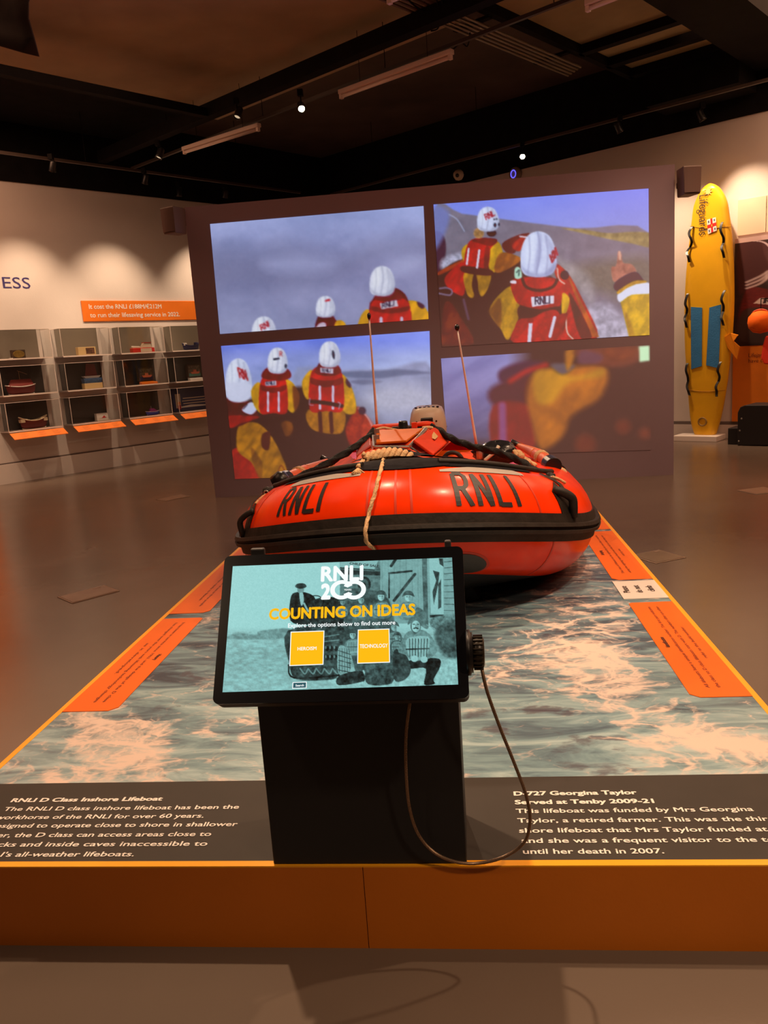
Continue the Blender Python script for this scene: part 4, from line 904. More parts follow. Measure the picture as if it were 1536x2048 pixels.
# graphic panels to the right of the board
gp = thing('information_panel', 'tall photo mural panel with orange lower part beside the board', 'panel', rm(8.6, -.05, 0))
rbox(B(), 7.95, 10.2, -.055, -.0, .24, 1.285).mk('lower_panel', mat('orange_panel_print', (.80, .22, .010, 1), .5, var=.05), gp)
rbox(B(), 7.95, 10.2, -.055, -.0, 2.66, 2.72).mk('top_strip', mat('pink_grey_edge', (.55, .38, .36, 1), .6), gp)
def mural(p):
    p.fill((46, 30, 30)); p.noise(10, 60, 31)
    p.poly([(100, 420), (190, 470), (190, 700), (120, 800), (100, 800)], (70, 34, 36), soft=10); p.poly([(118, 800), (180, 800), (240, 880), (320, 900), (340, 980), (260, 1180), (110, 1170)], (96, 26, 26), soft=8, tex=.2)
    p.poly([(190, 470), (340, 470), (330, 700), (270, 760), (200, 700)], (92, 72, 68), soft=14); p.poly([(205, 690), (270, 760), (330, 700), (330, 860), (230, 860)], (60, 48, 46), soft=10)
    p.line([(120, 415), (165, 440), (188, 500)], 7, (190, 170, 176)); p.line([(365, 470), (335, 500), (322, 560)], 9, (196, 180, 184)); p.poly([(205, 548), (218, 550), (214, 610), (200, 606)], (196, 176, 170))
    for k in range(3): p.line([(122, 780-24*k), (160, 750-28*k), (182, 700-20*k)], 12, (180, 160, 160), soft=6)
    for k in range(3): p.line([(335, 690+22*k), (360, 700+26*k), (378, 725+24*k)], 12, (180, 160, 160), soft=6)
    p.poly([(330, 760), (400, 780), (700, 900), (700, 1200), (360, 1180), (340, 900)], (110, 28, 28), soft=10, tex=.2); p.poly([(160, 862), (300, 902), (285, 958), (142, 900)], (196, 184, 180), smooth=False); p.word('RNLI', 172, 904, 22, 36, 8, (40, 26, 30), (.95, .3), (.1, -.98))
    p.poly([(110, 960), (180, 940), (240, 1000), (250, 1190), (110, 1190)], (60, 44, 40), soft=8); p.poly([(175, 975), (215, 1080), (230, 1150), (180, 1080)], (78, 66, 58), soft=6)
qd = [(1462, 489), (1584, 480), (1584, 690), (1462, 692)]
painting('photo_mural', qd, [rm(7.95, -.058, 2.66), rm(10.2, -.058, 2.66), rm(10.2, -.058, 1.285), rm(7.95, -.058, 1.285)], 200, 150, 3.94*.55, 1440, 380, lambda p: (setattr(p, 'x', p.x/.55), setattr(p, 'y', p.y/.55), mural(p)), vcol_mat('mural_print', 0, .5), gp)
text('lettering', 'Lifejackets\nhave come', rm(8.16, -.058, 1.13), V, (0, 0, 1), M_TEXTDARK, height=.055, parent=gp)
cp = thing('notice_board', 'cream blank board on the wall above the mural', 'board', rm(8.7, -.02, 2.8)); rbox(B(), 7.97, 8.33, -.025, 0, 2.76, 3.22).mk('panel', mat('cream_board', (.75, .60, .44, 1), .7), cp)
rbox(B(), 8.34, 9.3, -.025, 0, 2.76, 3.22).mk('panel', MATS['cream_board'], cp); B().lathe([(.012, 0), (.008, .01)], 12, Matrix.Translation(Vector(rm(8.45, -.026, 2.98)))).mk('screw', M_BLACK, cp)
# orange helmet, red lifejacket, hung in front of the mural
Ph = rp(1521, 644, .35); t = thing('orange_helmet', 'round bright orange helmet hanging before the mural at right edge', 'helmet', tuple(Ph))
B().lathe([(.001, -.15), (.09, -.13), (.145, -.07), (.16, 0), (.15, .07), (.10, .13), (.001, .155)], 24, Matrix.Translation(Vector(Ph))).mk('shell', mat('bright_orange_shell', (.95, .16, .01, 1), .7, spec=.2, bump=.8, bscale=9), t, smooth=True)
B().tube([tuple(Ph+V*.16*math.cos(a)-L*.0+np.array([0, 0, .16*math.sin(a)])-L*.02) for a in np.linspace(.9, 2.2, 12)], .012, 8).mk('rim', mat('dark_orange', (.5, .06, .01, 1), .5), t, smooth=True)
B().tube([tuple(Ph+np.array([0, 0, .14])), tuple(Ph+np.array([0, 0, .3])), tuple(Ph+L*.3+np.array([0, 0, .3]))], .006, 6).mk('hook', M_BEAM, t)
P = [vz(*p, d=.35) for p in ((1533, 672), (1560, 668), (1562, 730), (1530, 728), (1524, 715), (1528, 690))]
t = thing('red_lifejacket', 'red lifejacket corner hanging below the orange helmet', 'lifejacket', rm(8.6, -.35, 1.2))
B().prism([rm(a, -.33, b) for a, b in P][::-1], tuple(-L*.08)).mk('body', mat('red_jacket_fabric', (.85, .05, .02, 1), .5, bump=.3), t, bevel=.02)
B().tube([rm(8.62, -.33, 1.45), rm(8.62, -.06, 1.55)], .006, 6).mk('hook', M_BEAM, t)
# dark bench/crate bottom right
P = [vz(*p, d=.75) for p in cvt([(512, 1740), (530, 1702), (560, 1690), (900, 1688), (900, 1965), (510, 1968)])]
t = thing('black_bench', 'black bench end with rounded corner at the right edge', 'bench', rm(8.5, -.7, 0))
zmin = min(b for a, b in P); P = [(a, max(b-zmin, 0)) for a, b in P]
B().prism([rm(a, -.80, b) for a, b in P], tuple(L*.45)).mk('body', M_BLACKMATT, t, bevel=.01)
a0 = P[5][0]; B().box((0, 0, 0), (1, 1, 1), Matrix(((V[0]*.35, L[0]*.3, 0, rm(a0-.16, -.7, .0)[0]), (V[1]*.35, L[1]*.3, 0, rm(a0-.16, -.7, 0)[1]), (0, 0, .22, 0), (0, 0, 0, 1)))).mk('side_box', M_BLACKMATT, t, bevel=.008)
for x, z_ in ((.05, .36), (.03, .2), (.02, .06)): B().lathe([(.012, 0), (.009, .006)], 10, Matrix.Translation(Vector(rm(a0+x, -.803, z_))) @ Matrix.Rotation(R(90), 4, 'X')).mk('bolt', M_ALU, t)

# ================================================================== FLOOR BOXES
def floorbox(c, w_, d_, rz, label, ma):
    t = thing('floor_box', label, 'floor box', (c[0], c[1], 0), rz, None)
    B().box((-w_/2, -d_/2, 0), (w_/2, d_/2, .004)).mk('frame', M_FBF, t, True, bevel=.001, seg=1)
    B().box((-w_/2+.012, -d_/2+.012, .003), (w_/2-.012, d_/2-.012, .006)).mk('lid', ma, t, True)
    B().box((w_*.22, d_/2-.05, .0055), (w_*.36, d_/2-.025, .0075)).mk('handle', M_FBF, t, True)
M_FBF = mat('floor_box_frame', (.36, .27, .20, 1), .4, .3); M_FBL = mat('floor_box_lid', (.30, .215, .16, 1), .35, .2, var=.12); M_FBL2 = mat('vinyl_floor_lid', (.20, .15, .10, 1), .3, var=.1)
floorbox((-2.63, 5.14), .34, .25, R(49), 'metal floor box left of the platform, nearer one', M_FBL)
floorbox((-3.42, 9.05), .34, .24, R(49), 'metal floor box left of the partition, farther one', M_FBL)
floorbox((1.31, 5.53), .26, .27, R(28), 'dull floor box right of the platform edge', M_FBL2)
floorbox((2.78, 7.76), .3, .27, R(20), 'pale floor box at the right edge of the view', M_FBL)

# ================================================================== PLATFORM
PX0, PX1, PY0, PY1, PZ = -1.595, .995, 1.793, 8.55, .238
pf = thing('display_platform', 'low orange platform with sea graphic top under the lifeboat', 'platform', (-.3, 5, 0))
xj = -.30
B().box((PX0, PY0, 0), (xj-.001, PY1, PZ-.004)).mk('plinth_block', M_PLATF, pf)
B().box((xj+.001, PY0, 0), (PX1, PY1, PZ-.004)).mk('plinth_block', M_PLATF, pf)
rb = B()
rb.box((PX0, PY0, PZ-.004), (PX1, PY0+.022, PZ)); rb.box((PX0, PY1-.022, PZ-.004), (PX1, PY1, PZ)); rb.box((PX0, PY0+.022, PZ-.004), (PX0+.022, PY1-.022, PZ)); rb.box((PX1-.022, PY0+.022, PZ-.004), (PX1, PY1-.022, PZ))
rb.mk('edging', M_RIM, pf)
YT = 2.215
B().box((PX0+.022, PY0+.022, PZ-.005), (PX1-.022, YT, PZ-.001)).mk('text_band', M_BAND, pf)
# sea graphic: photographic sea foam, printed flat
def sea_mat():
    ma = bpy.data.materials.new('sea_photo_print'); ma.use_nodes = True; nt = ma.node_tree; b = nt.nodes['Principled BSDF']
    N = nt.nodes.new; Lk = nt.links.new
    tc = N('ShaderNodeTexCoord'); at_ = N('ShaderNodeVertexColor'); at_.layer_name = 'paint'
    sep = N('ShaderNodeSeparateColor'); Lk(at_.outputs[0], sep.inputs[0])
    mp = N('ShaderNodeMapping'); mp.inputs['Scale'].default_value = (1.0, 1.55, 1); mp.inputs['Rotation'].default_value = (0, 0, R(-12)); Lk(tc.outputs['Object'], mp.inputs[0])
    wn = N('ShaderNodeTexNoise'); wn.inputs['Scale'].default_value = 2.3; wn.inputs['Detail'].default_value = 5; Lk(mp.outputs[0], wn.inputs[0])
    wn2 = N('ShaderNodeTexNoise'); wn2.inputs['Scale'].default_value = 9; wn2.inputs['Detail'].default_value = 4; Lk(mp.outputs[0], wn2.inputs[0])
    def mix(a, f, c):   # a + (n-.5)*f
        s_ = N('ShaderNodeVectorMath'); s_.operation = 'SUBTRACT'; Lk(c, s_.inputs[0]); s_.inputs[1].default_value = (.5, .5, .5)
        m_ = N('ShaderNodeVectorMath'); m_.operation = 'SCALE'; Lk(s_.outputs[0], m_.inputs[0]); m_.inputs['Scale'].default_value = f
        d_ = N('ShaderNodeVectorMath'); d_.operation = 'ADD'; Lk(a, d_.inputs[0]); Lk(m_.outputs[0], d_.inputs[1]); return d_.outputs[0]
    wv = mix(mix(mp.outputs[0], .55, wn.outputs['Color']), .10, wn2.outputs['Color'])
    def web(sc_, lo, hi):
        v_ = N('ShaderNodeTexVoronoi'); v_.feature = 'DISTANCE_TO_EDGE'; v_.inputs['Scale'].default_value = sc_; Lk(wv, v_.inputs['Vector'])
        r_ = N('ShaderNodeMapRange'); r_.interpolation_type = 'SMOOTHSTEP'; r_.inputs[1].default_value = lo; r_.inputs[2].default_value = hi; r_.inputs[3].default_value = 1; r_.inputs[4].default_value = 0
        Lk(v_.outputs['Distance'], r_.inputs[0]); return r_.outputs[0]
    w1, w2, w3 = web(4.2, .0, .16), web(10, .0, .13), web(23, 0, .14)
    def mth(op, a, b_, c_=None):
        m_ = N('ShaderNodeMath'); m_.operation = op
        for i, q_ in enumerate((a, b_, c_)):
            if q_ is None: continue
            if isinstance(q_, (int, float)): m_.inputs[i].default_value = q_
            else: Lk(q_, m_.inputs[i])
        return m_.outputs[0]
    n3 = N('ShaderNodeTexNoise'); n3.inputs['Scale'].default_value = 6; n3.inputs['Detail'].default_value = 8; n3.inputs['Roughness'].default_value = .62; Lk(wv, n3.inputs[0])
    web_ = mth('ADD', mth('MULTIPLY', w1, .62), mth('ADD', mth('MULTIPLY', w2, .36), mth('MULTIPLY', w3, .16)))
    base_ = mth('ADD', mth('MULTIPLY', web_, .55), mth('MULTIPLY', mth('SUBTRACT', n3.outputs[0], .5), 1.5))
    foam = mth('ADD', base_, mth('MULTIPLY', mth('SUBTRACT', sep.outputs[0], .5), .62))
    fm = N('ShaderNodeMapRange'); fm.interpolation_type = 'SMOOTHSTEP'; fm.inputs[1].default_value = .20; fm.inputs[2].default_value = .85; Lk(foam, fm.inputs[0])
    # water tone: streaky
    st_ = N('ShaderNodeMapping'); st_.inputs['Scale'].default_value = (1.2, 4.5, 1); st_.inputs['Rotation'].default_value = (0, 0, R(14)); Lk(tc.outputs['Object'], st_.inputs[0])
    n4 = N('ShaderNodeTexNoise'); n4.inputs['Scale'].default_value = 2.2; n4.inputs['Detail'].default_value = 9; n4.inputs['Roughness'].default_value = .6; n4.inputs['Distortion'].default_value = .9; Lk(st_.outputs[0], n4.inputs[0])
    wr_ = N('ShaderNodeValToRGB'); e = wr_.color_ramp.elements
    e[0].position = .32; e[0].color = (.045, .060, .085, 1); e[1].position = .70; e[1].color = (.38, .52, .54, 1)
    for p_, c_ in ((.43, (.10, .16, .20, 1)), (.55, (.19, .31, .35, 1))): q_ = e.new(p_); q_.color = c_
    Lk(mth('ADD', n4.outputs[0], mth('MULTIPLY', mth('SUBTRACT', sep.outputs[2], .5), .34)), wr_.inputs[0])
    # purple-brown dark patches
    n5 = N('ShaderNodeTexNoise'); n5.inputs['Scale'].default_value = 7; n5.inputs['Detail'].default_value = 6; Lk(wv, n5.inputs[0])
    dk = N('ShaderNodeMapRange'); dk.interpolation_type = 'SMOOTHSTEP'; dk.inputs[1].default_value = .62; dk.inputs[2].default_value = .76; Lk(mth('ADD', n5.outputs[0], mth('MULTIPLY', sep.outputs[1], .17)), dk.inputs[0])
    m1 = N('ShaderNodeMix'); m1.data_type = 'RGBA'; Lk(mth('MULTIPLY', dk.outputs[0], .7), m1.inputs[0]); Lk(wr_.outputs[0], m1.inputs[6]); m1.inputs[7].default_value = (.075, .055, .075, 1)
    m2_ = N('ShaderNodeMix'); m2_.data_type = 'RGBA'; Lk(fm.outputs[0], m2_.inputs[0]); Lk(m1.outputs[2], m2_.inputs[6]); m2_.inputs[7].default_value = (.74, .60, .52, 1)
    Lk(m2_.outputs[2], b.inputs['Base Color']); b.inputs['Roughness'].default_value = .38
    return ma
M_SEA = sea_mat()
nx, ny = 130, 320
gx = np.linspace(PX0+.022, PX1-.022, nx); gy = np.linspace(YT, PY1-.022, ny); GX, GY = np.meshgrid(gx, gy)
PP = np.stack([GX, GY, np.full_like(GX, PZ-.001)], -1)
pp = proj(PP)
paint = Paint(pp[..., 0], pp[..., 1], 1, 0, 0); paint.fill((.36*255, 0, 128))
def foamp(pts, v_, soft): paint.poly(pts, (v_*255, 0, 128), soft=soft)
foamp([(60, 1460), (160, 1430), (230, 1400), (330, 1460), (360, 1500), (330, 1540), (420, 1565), (100, 1575), (160, 1520)], .95, 34)
foamp([(150, 1430), (240, 1440), (330, 1480), (300, 1530), (180, 1520)], 1.25, 30)
foamp([(380, 1440), (440, 1400), (520, 1420), (560, 1500), (450, 1500)], .60, 40)
foamp([(1000, 1300), (1150, 1180), (1240, 1220), (1300, 1360), (1420, 1440), (1560, 1490), (1560, 1540), (1300, 1520), (1200, 1440), (1100, 1380), (980, 1370)], .78, 40)
foamp([(1060, 1300), (1200, 1270), (1270, 1340), (1250, 1400), (1130, 1360)], 1.2, 40)
foamp([(1320, 1430), (1560, 1490), (1560, 1520), (1400, 1500)], 1.4, 30)
foamp([(925, 1500), (960, 1520), (980, 1560), (925, 1570)], 1.1, 14)
foamp([(1120, 1090), (1200, 1120), (1240, 1180), (1120, 1150)], .55, 26)
foamp([(250, 1310), (330, 1240), (400, 1240), (430, 1330), (350, 1370), (250, 1400)], .12, 36)
foamp([(930, 1420), (1120, 1440), (1180, 1540), (940, 1560)], .10, 40)
foamp([(0, 1500), (100, 1400), (150, 1440), (60, 1540)], .35, 30)
paint.c[..., 1] = 0
def darkp(pts, v_, soft):
    a = paint.c.copy(); paint.poly(pts, (0, v_*255, 0), soft=soft); a[..., 1] = np.maximum(a[..., 1], paint.c[..., 1]); paint.c = a
for pts in ([(930, 1410), (1000, 1440), (1040, 1480), (1060, 1500), (1000, 1490), (940, 1450)], [(1060, 1410), (1140, 1415), (1150, 1440), (1060, 1430)], [(1120, 1480), (1300, 1500), (1260, 1550), (1120, 1540)], [(390, 1330), (430, 1330), (430, 1370), (360, 1360)], [(1110, 1120), (1220, 1130), (1220, 1160), (1130, 1150)], [(1010, 1320), (1040, 1320), (1040, 1340), (1010, 1340)]):
    darkp(pts, .9, 22)
# tone: blue channel; paler toward the near edge, darker near the boat
tone = np.interp(GY, [2.2, 2.7, 3.4, 5, 8], [.80, .55, .34, .30, .30]); paint.c[..., 2] = 255*tone
me = bpy.data.meshes.new('sea_graphic'); idx = np.arange(nx*ny).reshape(ny, nx)
fs = np.stack([idx[:-1, :-1], idx[:-1, 1:], idx[1:, 1:], idx[1:, :-1]], -1).reshape(-1, 4)
me.from_pydata(PP.reshape(-1, 3).tolist(), [], fs.tolist())
ca = me.color_attributes.new('paint', 'FLOAT_COLOR', 'POINT'); ca.data.foreach_set('color', np.concatenate([paint.c.reshape(-1, 3)/255, np.ones((nx*ny, 1))], 1).ravel())
setmesh('sea_graphic', me, M_SEA, pf, False, True)
# big captions
zt = PZ-.0005
def cap(s, x, y, w_, bold=0): text('caption_text', s, (x, y, zt), (1, 0, 0), (0, 1, 0), M_WHITETXT, width=w_, height=.0215, bold=bold+.006, parent=pf, lift=.0006)
TLn = [('RNLI D Class Inshore Lifeboat', -1.421, 2.106, .479, .03), ('The RNLI D class inshore lifeboat has been the', -1.417, 2.058, .723, .008), ('workhorse of the RNLI for over 60 years.', -1.417, 2.014, .632, .008),
       ('Designed to operate close to shore in shallower', -1.417, 1.971, .742, .008), ('water, the D class can access areas close to', -1.417, 1.925, .681, .008), ('rocks and inside caves inaccessible to', -1.37, 1.881, .637, .008), ('RNLI\'s all-weather lifeboats.', -1.37, 1.836, .451, .008)]
TRn = [('D-727 Georgina Taylor', .10, 2.112, .345, .03), ('Served at Tenby 2009-21', .10, 2.067, .382, .03), ('This lifeboat was funded by Mrs Georgina', .10, 2.023, .631, .008), ('Taylor, a retired farmer. This was the third in-', .101, 1.977, .72, .008),
       ('shore lifeboat that Mrs Taylor funded at Tenby', .102, 1.931, .742, .008), ('and she was a frequent visitor to the town', .105, 1.886, .68, .008), ('until her death in 2007.', .105, 1.840, .348, .008)]
for a in TLn+TRn: cap(*a)
def side_label(x0, x1, y0, y1, side, hd, lines, ma=M_LABEL, hs=.03, name='side_label', tm=M_TEXTDARK, clip=.03):
    # side=+1: read from the right (up = -X, text runs +Y); side=-1: read from the left
    c = clip; xs = (x0, x1)
    if side > 0: P = [(x0+c, y0), (x1, y0), (x1, y1), (x0+c*.5, y1), (x0, y1-c*.5), (x0, y0+c)]
    else: P = [(x0, y0), (x1-c, y0), (x1, y0+c), (x1, y1-c*.5), (x1-c*.5, y1), (x0, y1)]
    lo = B().prism([(a, b, PZ-.001) for a, b in P], (0, 0, .0025)).mk(name, ma, pf)
    xd = (0, side, 0); yd = (-side, 0, 0); ctr = (y0+y1)/2
    xi = x0 if side > 0 else x1
    text('heading', hd, (xi+side*(hs*1.6), ctr, PZ+.0018), xd, yd, M_TEXTBLK, height=hs*.62, bold=.02, parent=lo, align='c', sx=.9) if hd else None
    for k, (s, fy) in enumerate(lines):
        text('body_text', s, (xi+side*(hs*1.6+(k+1)*hs*1.25), ctr, PZ+.0018), xd, yd, tm, height=hs*.5, parent=lo, align='c', width=(y1-y0)*fy)
M_TEXTBLK = mat('black_print', (.03, .012, .008, 1), .6)
side_label(.766, .973, 2.735, 3.82, 1, 'Identification', [('All lifeboats have a unique identification number. The first part indicates', .86), ('the class so D class lifeboats start with D. The numbers after are often', .86), ('refer to the build number.', .34)])
side_label(.766, .973, 4.215, 5.36, 1, 'Self-righting', [('This class of lifeboat can be righted by its crew after a capsize,', .8), ('using the righting ropes fixed over the hull so that they can', .78), ('carry on.', .15)])
side_label(.766, .973, 5.42, 6.55, 1, 'Crew', [('Each boat carries two or three crew members who kneel', .8), ('inside the tubes.', .3)])
side_label(-1.573, -1.36, 2.735, 3.82, -1, 'History', [('It has been in service since 1963, and the design of the D class', .86), ('has changed over the years with lifesaving technology changes', .86), ('as it developed.', .34)])
side_label(-1.573, -1.36, 3.90, 5.0, -1, 'Crew', [('D class lifeboats have a crew of two or three people', .8), ('who are always ready to launch', .6)])
side_label(-1.573, -1.36, 5.08, 6.2, -1, 'Engine', [('The outboard can be restarted after a capsize', .7)])
lo = B().box((.757, 3.878, PZ-.001), (.973, 4.182, PZ+.003)).mk('notice_card', mat('white_card', (.80, .70, .64, 1), .5), pf)
for k, s in enumerate(('Please', 'do not', 'climb')): text('notice_text', s, (.757+.052+.062*k, 4.03, PZ+.0035), (0, 1, 0), (-1, 0, 0), M_TEXTBLK, height=.034, bold=.005, parent=lo, align='c')

# ================================================================== LIFEBOAT
bp = dict(x0=-.286, a=.723, yn=3.693, b=.962, n=2.128, zs=.526, dz=.216, Rs=.283, Rn=.272, ex=2.0)
def boat_curve():
    t_ = np.linspace(0, 1, 80)[1:]*np.pi/2; xs = [0.]; ys = [-bp['b']]
    for k in t_: xs.append(bp['a']*np.sin(k)**(2/bp['n'])); ys.append(-bp['b']*abs(np.cos(k))**(2/bp['n']))
    Lg = np.linspace(0, 7.35-bp['yn']-bp['b'], 20)[1:]; xs = np.r_[xs, np.full(19, bp['a'])]; ys = np.r_[ys, Lg]
    X = np.r_[-xs[::-1][:-1], xs]; Y = np.r_[ys[::-1][:-1], ys]; s = np.r_[0, np.cumsum(np.hypot(np.diff(X), np.diff(Y)))]; s -= s[-1]/2
    g = np.linspace(s[0], s[-1], 801); X = np.interp(g, s, X); Y = np.interp(g, s, Y)
    w_ = np.clip((.9-(Y+bp['b']))/.9, 0, 1)**bp['ex']; Z = bp['zs']+bp['dz']*w_; Rr = bp['Rs']+(bp['Rn']-bp['Rs'])*w_
    bk = np.clip((Y+bp['b']-1.1)/1.8, 0, 1); bk = bk*bk*(3-2*bk); Rr = Rr-.075*bk; Z = Z-.074*bk
    k_ = np.ones(9)/9; Tx = np.convolve(np.pad(np.gradient(X), 4, 'edge'), k_, 'valid'); Ty = np.convolve(np.pad(np.gradient(Y), 4, 'edge'), k_, 'valid'); N = np.array([Ty, -Tx]).T; N /= np.linalg.norm(N, axis=1)[:, None]
    return g, X+bp['x0'], Y+bp['yn']+bp['b'], Z, N, Rr
bg, bX, bY, bZ, bN, bR = boat_curve()
def sp(s, phi, off=0.):
    f = lambda a: np.interp(s, bg, a); n_ = np.array([f(bN[:, 0]), f(bN[:, 1])]); n_ /= np.linalg.norm(n_); r_ = f(bR)+off
    return np.array([f(bX)+n_[0]*r_*math.cos(phi), f(bY)+n_[1]*r_*math.cos(phi), f(bZ)+r_*math.sin(phi)])
def s_at(px, phi, s0, s1):
    ss = np.linspace(s0, s1, 300); P = proj(np.array([sp(s, phi) for s in ss])); return float(ss[np.argmin(abs(P[:, 0]-px))])
SMAX = bg[-1]-.05
boat = thing('inflatable_lifeboat', 'orange inflatable inshore lifeboat with black rubbing band on the platform', 'lifeboat', (-.286, 5.9, PZ))
ss = np.concatenate([np.linspace(-SMAX, -1.6, 30), np.linspace(-1.6, 1.6, 130)[1:], np.linspace(1.6, SMAX, 30)[1:]])
G = [[sp(s, 2*math.pi*k/40) for k in range(41)] for s in ss]
# tapered stern cones
def cone(s, dirn):
    out = []
    for j in range(1, 7):
        f = j/6; c = np.array([np.interp(s, bg, bX), np.interp(s, bg, bY)+.30*f, np.interp(s, bg, bZ)]); out.append([c+(np.array(sp(s, 2*math.pi*k/40))-np.array([c[0], c[1]-.30*f, c[2]]))*math.cos(f*1.35) for k in range(41)])
    return out
G = cone(-SMAX, 1)[::-1]+G+cone(SMAX, 1)
tb = B().grid(G, False); tb.mk('sponson_tube', M_ORANGE, boat, smooth=True)
def strip(name, s0, s1, prof, ma, n=90, parent=boat, smooth=True, ends=True, samples=None):
    """prof: list of (phi, off) closed cross section following the tube"""
    S_ = samples if samples is not None else np.linspace(s0, s1, n)
    Gs = [[sp(s, p[0], p[1]) for p in prof]+[sp(s, prof[0][0], prof[0][1])] for s in S_]
    b = B().grid(Gs); m_ = len(prof)
    if ends: b.add(Gs[0][:-1], [tuple(range(m_))]); b.add(Gs[-1][:-1], [tuple(range(m_))[::-1]])
    return b.mk(name, ma, parent, smooth=smooth)
bs = np.concatenate([np.linspace(-SMAX, -1.6, 20), np.linspace(-1.6, 1.6, 120)[1:], np.linspace(1.6, SMAX, 20)[1:]])
strip('rubbing_strake', 0, 0, [(.255, -.004), (.25, .007), (.09, .010), (.085, .030), (.03, .036), (.025, .022), (-.02, .022), (-.03, .036), (-.085, .030), (-.09, .010), (-.235, .008), (-.24, -.004)], M_RUBBER, samples=bs, smooth=False)
def patch(name, s0, s1, p0, p1, off, ma, n=24, m_=10, parent=boat, th=.003, shape=None):
    Gt = []
    for i in range(n+1):
        s = s0+(s1-s0)*i/n; a, b_ = (p0, p1) if shape is None else shape(i/n)
        Gt.append([sp(s, a+(b_-a)*j/m_, off) for j in range(m_+1)])
    return B().grid(Gt).mk(name, ma, parent, smooth=True)
# seam lines
for px, lo_, hi_ in ((735, .23, 1.15), (792, .23, 1.15), (822, .23, 1.12), (1072, .23, 1.3), (512, .23, 1.1)):
    s_ = s_at(px, .5, -1.05, .95); strip('seam', s_-.004, s_+.004, [(lo_+(hi_-lo_)*k/14, .0015) for k in range(15)]+[(hi_-(hi_-lo_)*k/14, -.002) for k in range(15)], M_SEAM, n=3)
for px in (1095,):
    s_ = s_at(px, -.6, .2, .9); strip('seam', s_-.004, s_+.004, [(-.23-.9*k/14, .0015) for k in range(15)]+[(-1.13+.9*k/14, -.002) for k in range(15)], M_SEAM, n=3)
# RNLI lettering on both bows
def boat_word(spec, p0, p1, wd, name):
    b = B()
    for ch, xa, xb in spec:
        sa, sb = s_at(xa, p0, -.9, .9), s_at(xb, p0, -.9, .9)
        for st_ in GLY[ch]:
            w_ = .82 if ch != 'L' else .7; w_ = w_ if ch != 'I' else 1
            pts = []
            for (a0_, b0_), (a1_, b1_) in zip(st_[:-1], st_[1:]):
                for k in range(8): f = k/8; pts.append((a0_+(a1_-a0_)*f, b0_+(b1_-b0_)*f))
            pts.append(st_[-1]); q = [np.array([sa+(sb-sa)*a/w_, (p0+(p1-p0)*b_)]) for a, b_ in pts]
            q = [np.array([c[0], c[1]*.285]) for c in q]; Gs = []
            for i, c in enumerate(q):
                d = q[min(i+1, len(q)-1)]-q[max(i-1, 0)]; d = d/np.linalg.norm(d); nn = np.array([-d[1], d[0]])*wd/2
                if abs(d[0]) > abs(d[1])*.8: nn *= 1.35
                Gs.append([sp((c+nn)[0], (c+nn)[1]/.285, .0028), sp((c-nn)[0], (c-nn)[1]/.285, .0028)])
            b.grid(Gs, True)
    return b.mk(name, M_LETTER, boat)
M_LETTER = mat('black_vinyl_letters', (.012, .009, .009, 1), .5)
boat_word([('R', 920, 945), ('N', 962, 987), ('L', 1003, 1026), ('I', 1040.5, 1040.6)], .36, .97, .0165, 'bow_lettering')
boat_word([('R', 555, 568), ('N', 579, 595), ('L', 608, 626), ('I', 636.5, 636.6)], .40, .95, .0155, 'bow_lettering')
# reflective tapes, black sheeting rolls, bow patch
def tape(sg, s0, s1):
    return patch('reflective_tape', s0, s1, 0, 0, .0025, M_REFL, shape=lambda f: (1.02-.0*f, 1.02+.19*math.sin(min(1, (.15+f)*1.2)*math.pi*.5)*(1-max(0, f-.85)/.15*.6)))
tape(1, .15, .52); tape(-1, -.15, -.50)
strip('edge_roll', .16, 1.0, [(1.33+.055*math.cos(a), .008+.015*math.sin(a)) for a in [2*math.pi*k/12 for k in range(12)]], M_RUBBER, n=50)
strip('edge_roll', -1.0, -.16, [(1.33+.055*math.cos(a), .008+.015*math.sin(a)) for a in [2*math.pi*k/12 for k in range(12)]], M_RUBBER, n=50)
patch('bow_patch', -.20, .20, 0, 0, .006, M_FABRICBLK, shape=lambda f: (1.20-.10*math.sin(f*math.pi), 1.95), m_=14)
patch('edge_sheet', .18, .62, 1.14, 1.3, .004, M_FABRICBLK, shape=lambda f: (1.17, 1.5)); patch('edge_sheet', -.62, -.18, 1.14, 1.3, .004, M_FABRICBLK, shape=lambda f: (1.17, 1.5))
# round doubling patch low on the bow
def disc(name, sc_, pc, rs, ma, off):
    n = 28; Gs = []
    for r_ in np.linspace(0, 1, 6): Gs.append([sp(sc_+rs*r_*math.cos(a), pc+rs*r_*math.sin(a)/.285, off) for a in np.linspace(0, 2*math.pi, n)])
    return B().grid(Gs, True).mk(name, ma, boat, smooth=True)
s_ = s_at(922, -.8, .0, .6); disc('seam', s_, -.80, .104, M_SEAM, .001); disc('towing_patch', s_, -.80, .092, mat('dark_grey_patch', (.035, .028, .024, 1), .5), .003)
# grab handles on the tube sides
def handle(sc_, pc, big=1.0):
    b = B(); sgn = 1 if sc_ > 0 else -1
    hp = patch('handle_patch', sc_-.045, sc_+.045, 0, 0, .004, M_RUBBER, 10, 8, shape=lambda f: (pc-.32-.1*math.sin(f*3.1), pc+.20+.25*f if sgn > 0 else pc+.45-.25*f))
    pts = [sp(sc_-.03*sgn, pc+.22, .006), sp(sc_-.01*sgn, pc+.12, .028), sp(sc_+.015*sgn, pc, .040), sp(sc_+.02*sgn, pc-.12, .028), sp(sc_+.03*sgn, pc-.28, .006)]
    b.tube(catmull(pts, 6), .019*big, 10).mk('grab_handle', M_RUBBER, boat, smooth=True)
handle(s_at(1128, .45, .3, 1.0), .48, 1.15); handle(s_at(500, .45, -1.1, -.3), .36, .8)
for sd in (-1, 1):
    for sb_ in (2.3, 3.3): handle(sd*sb_, .5)
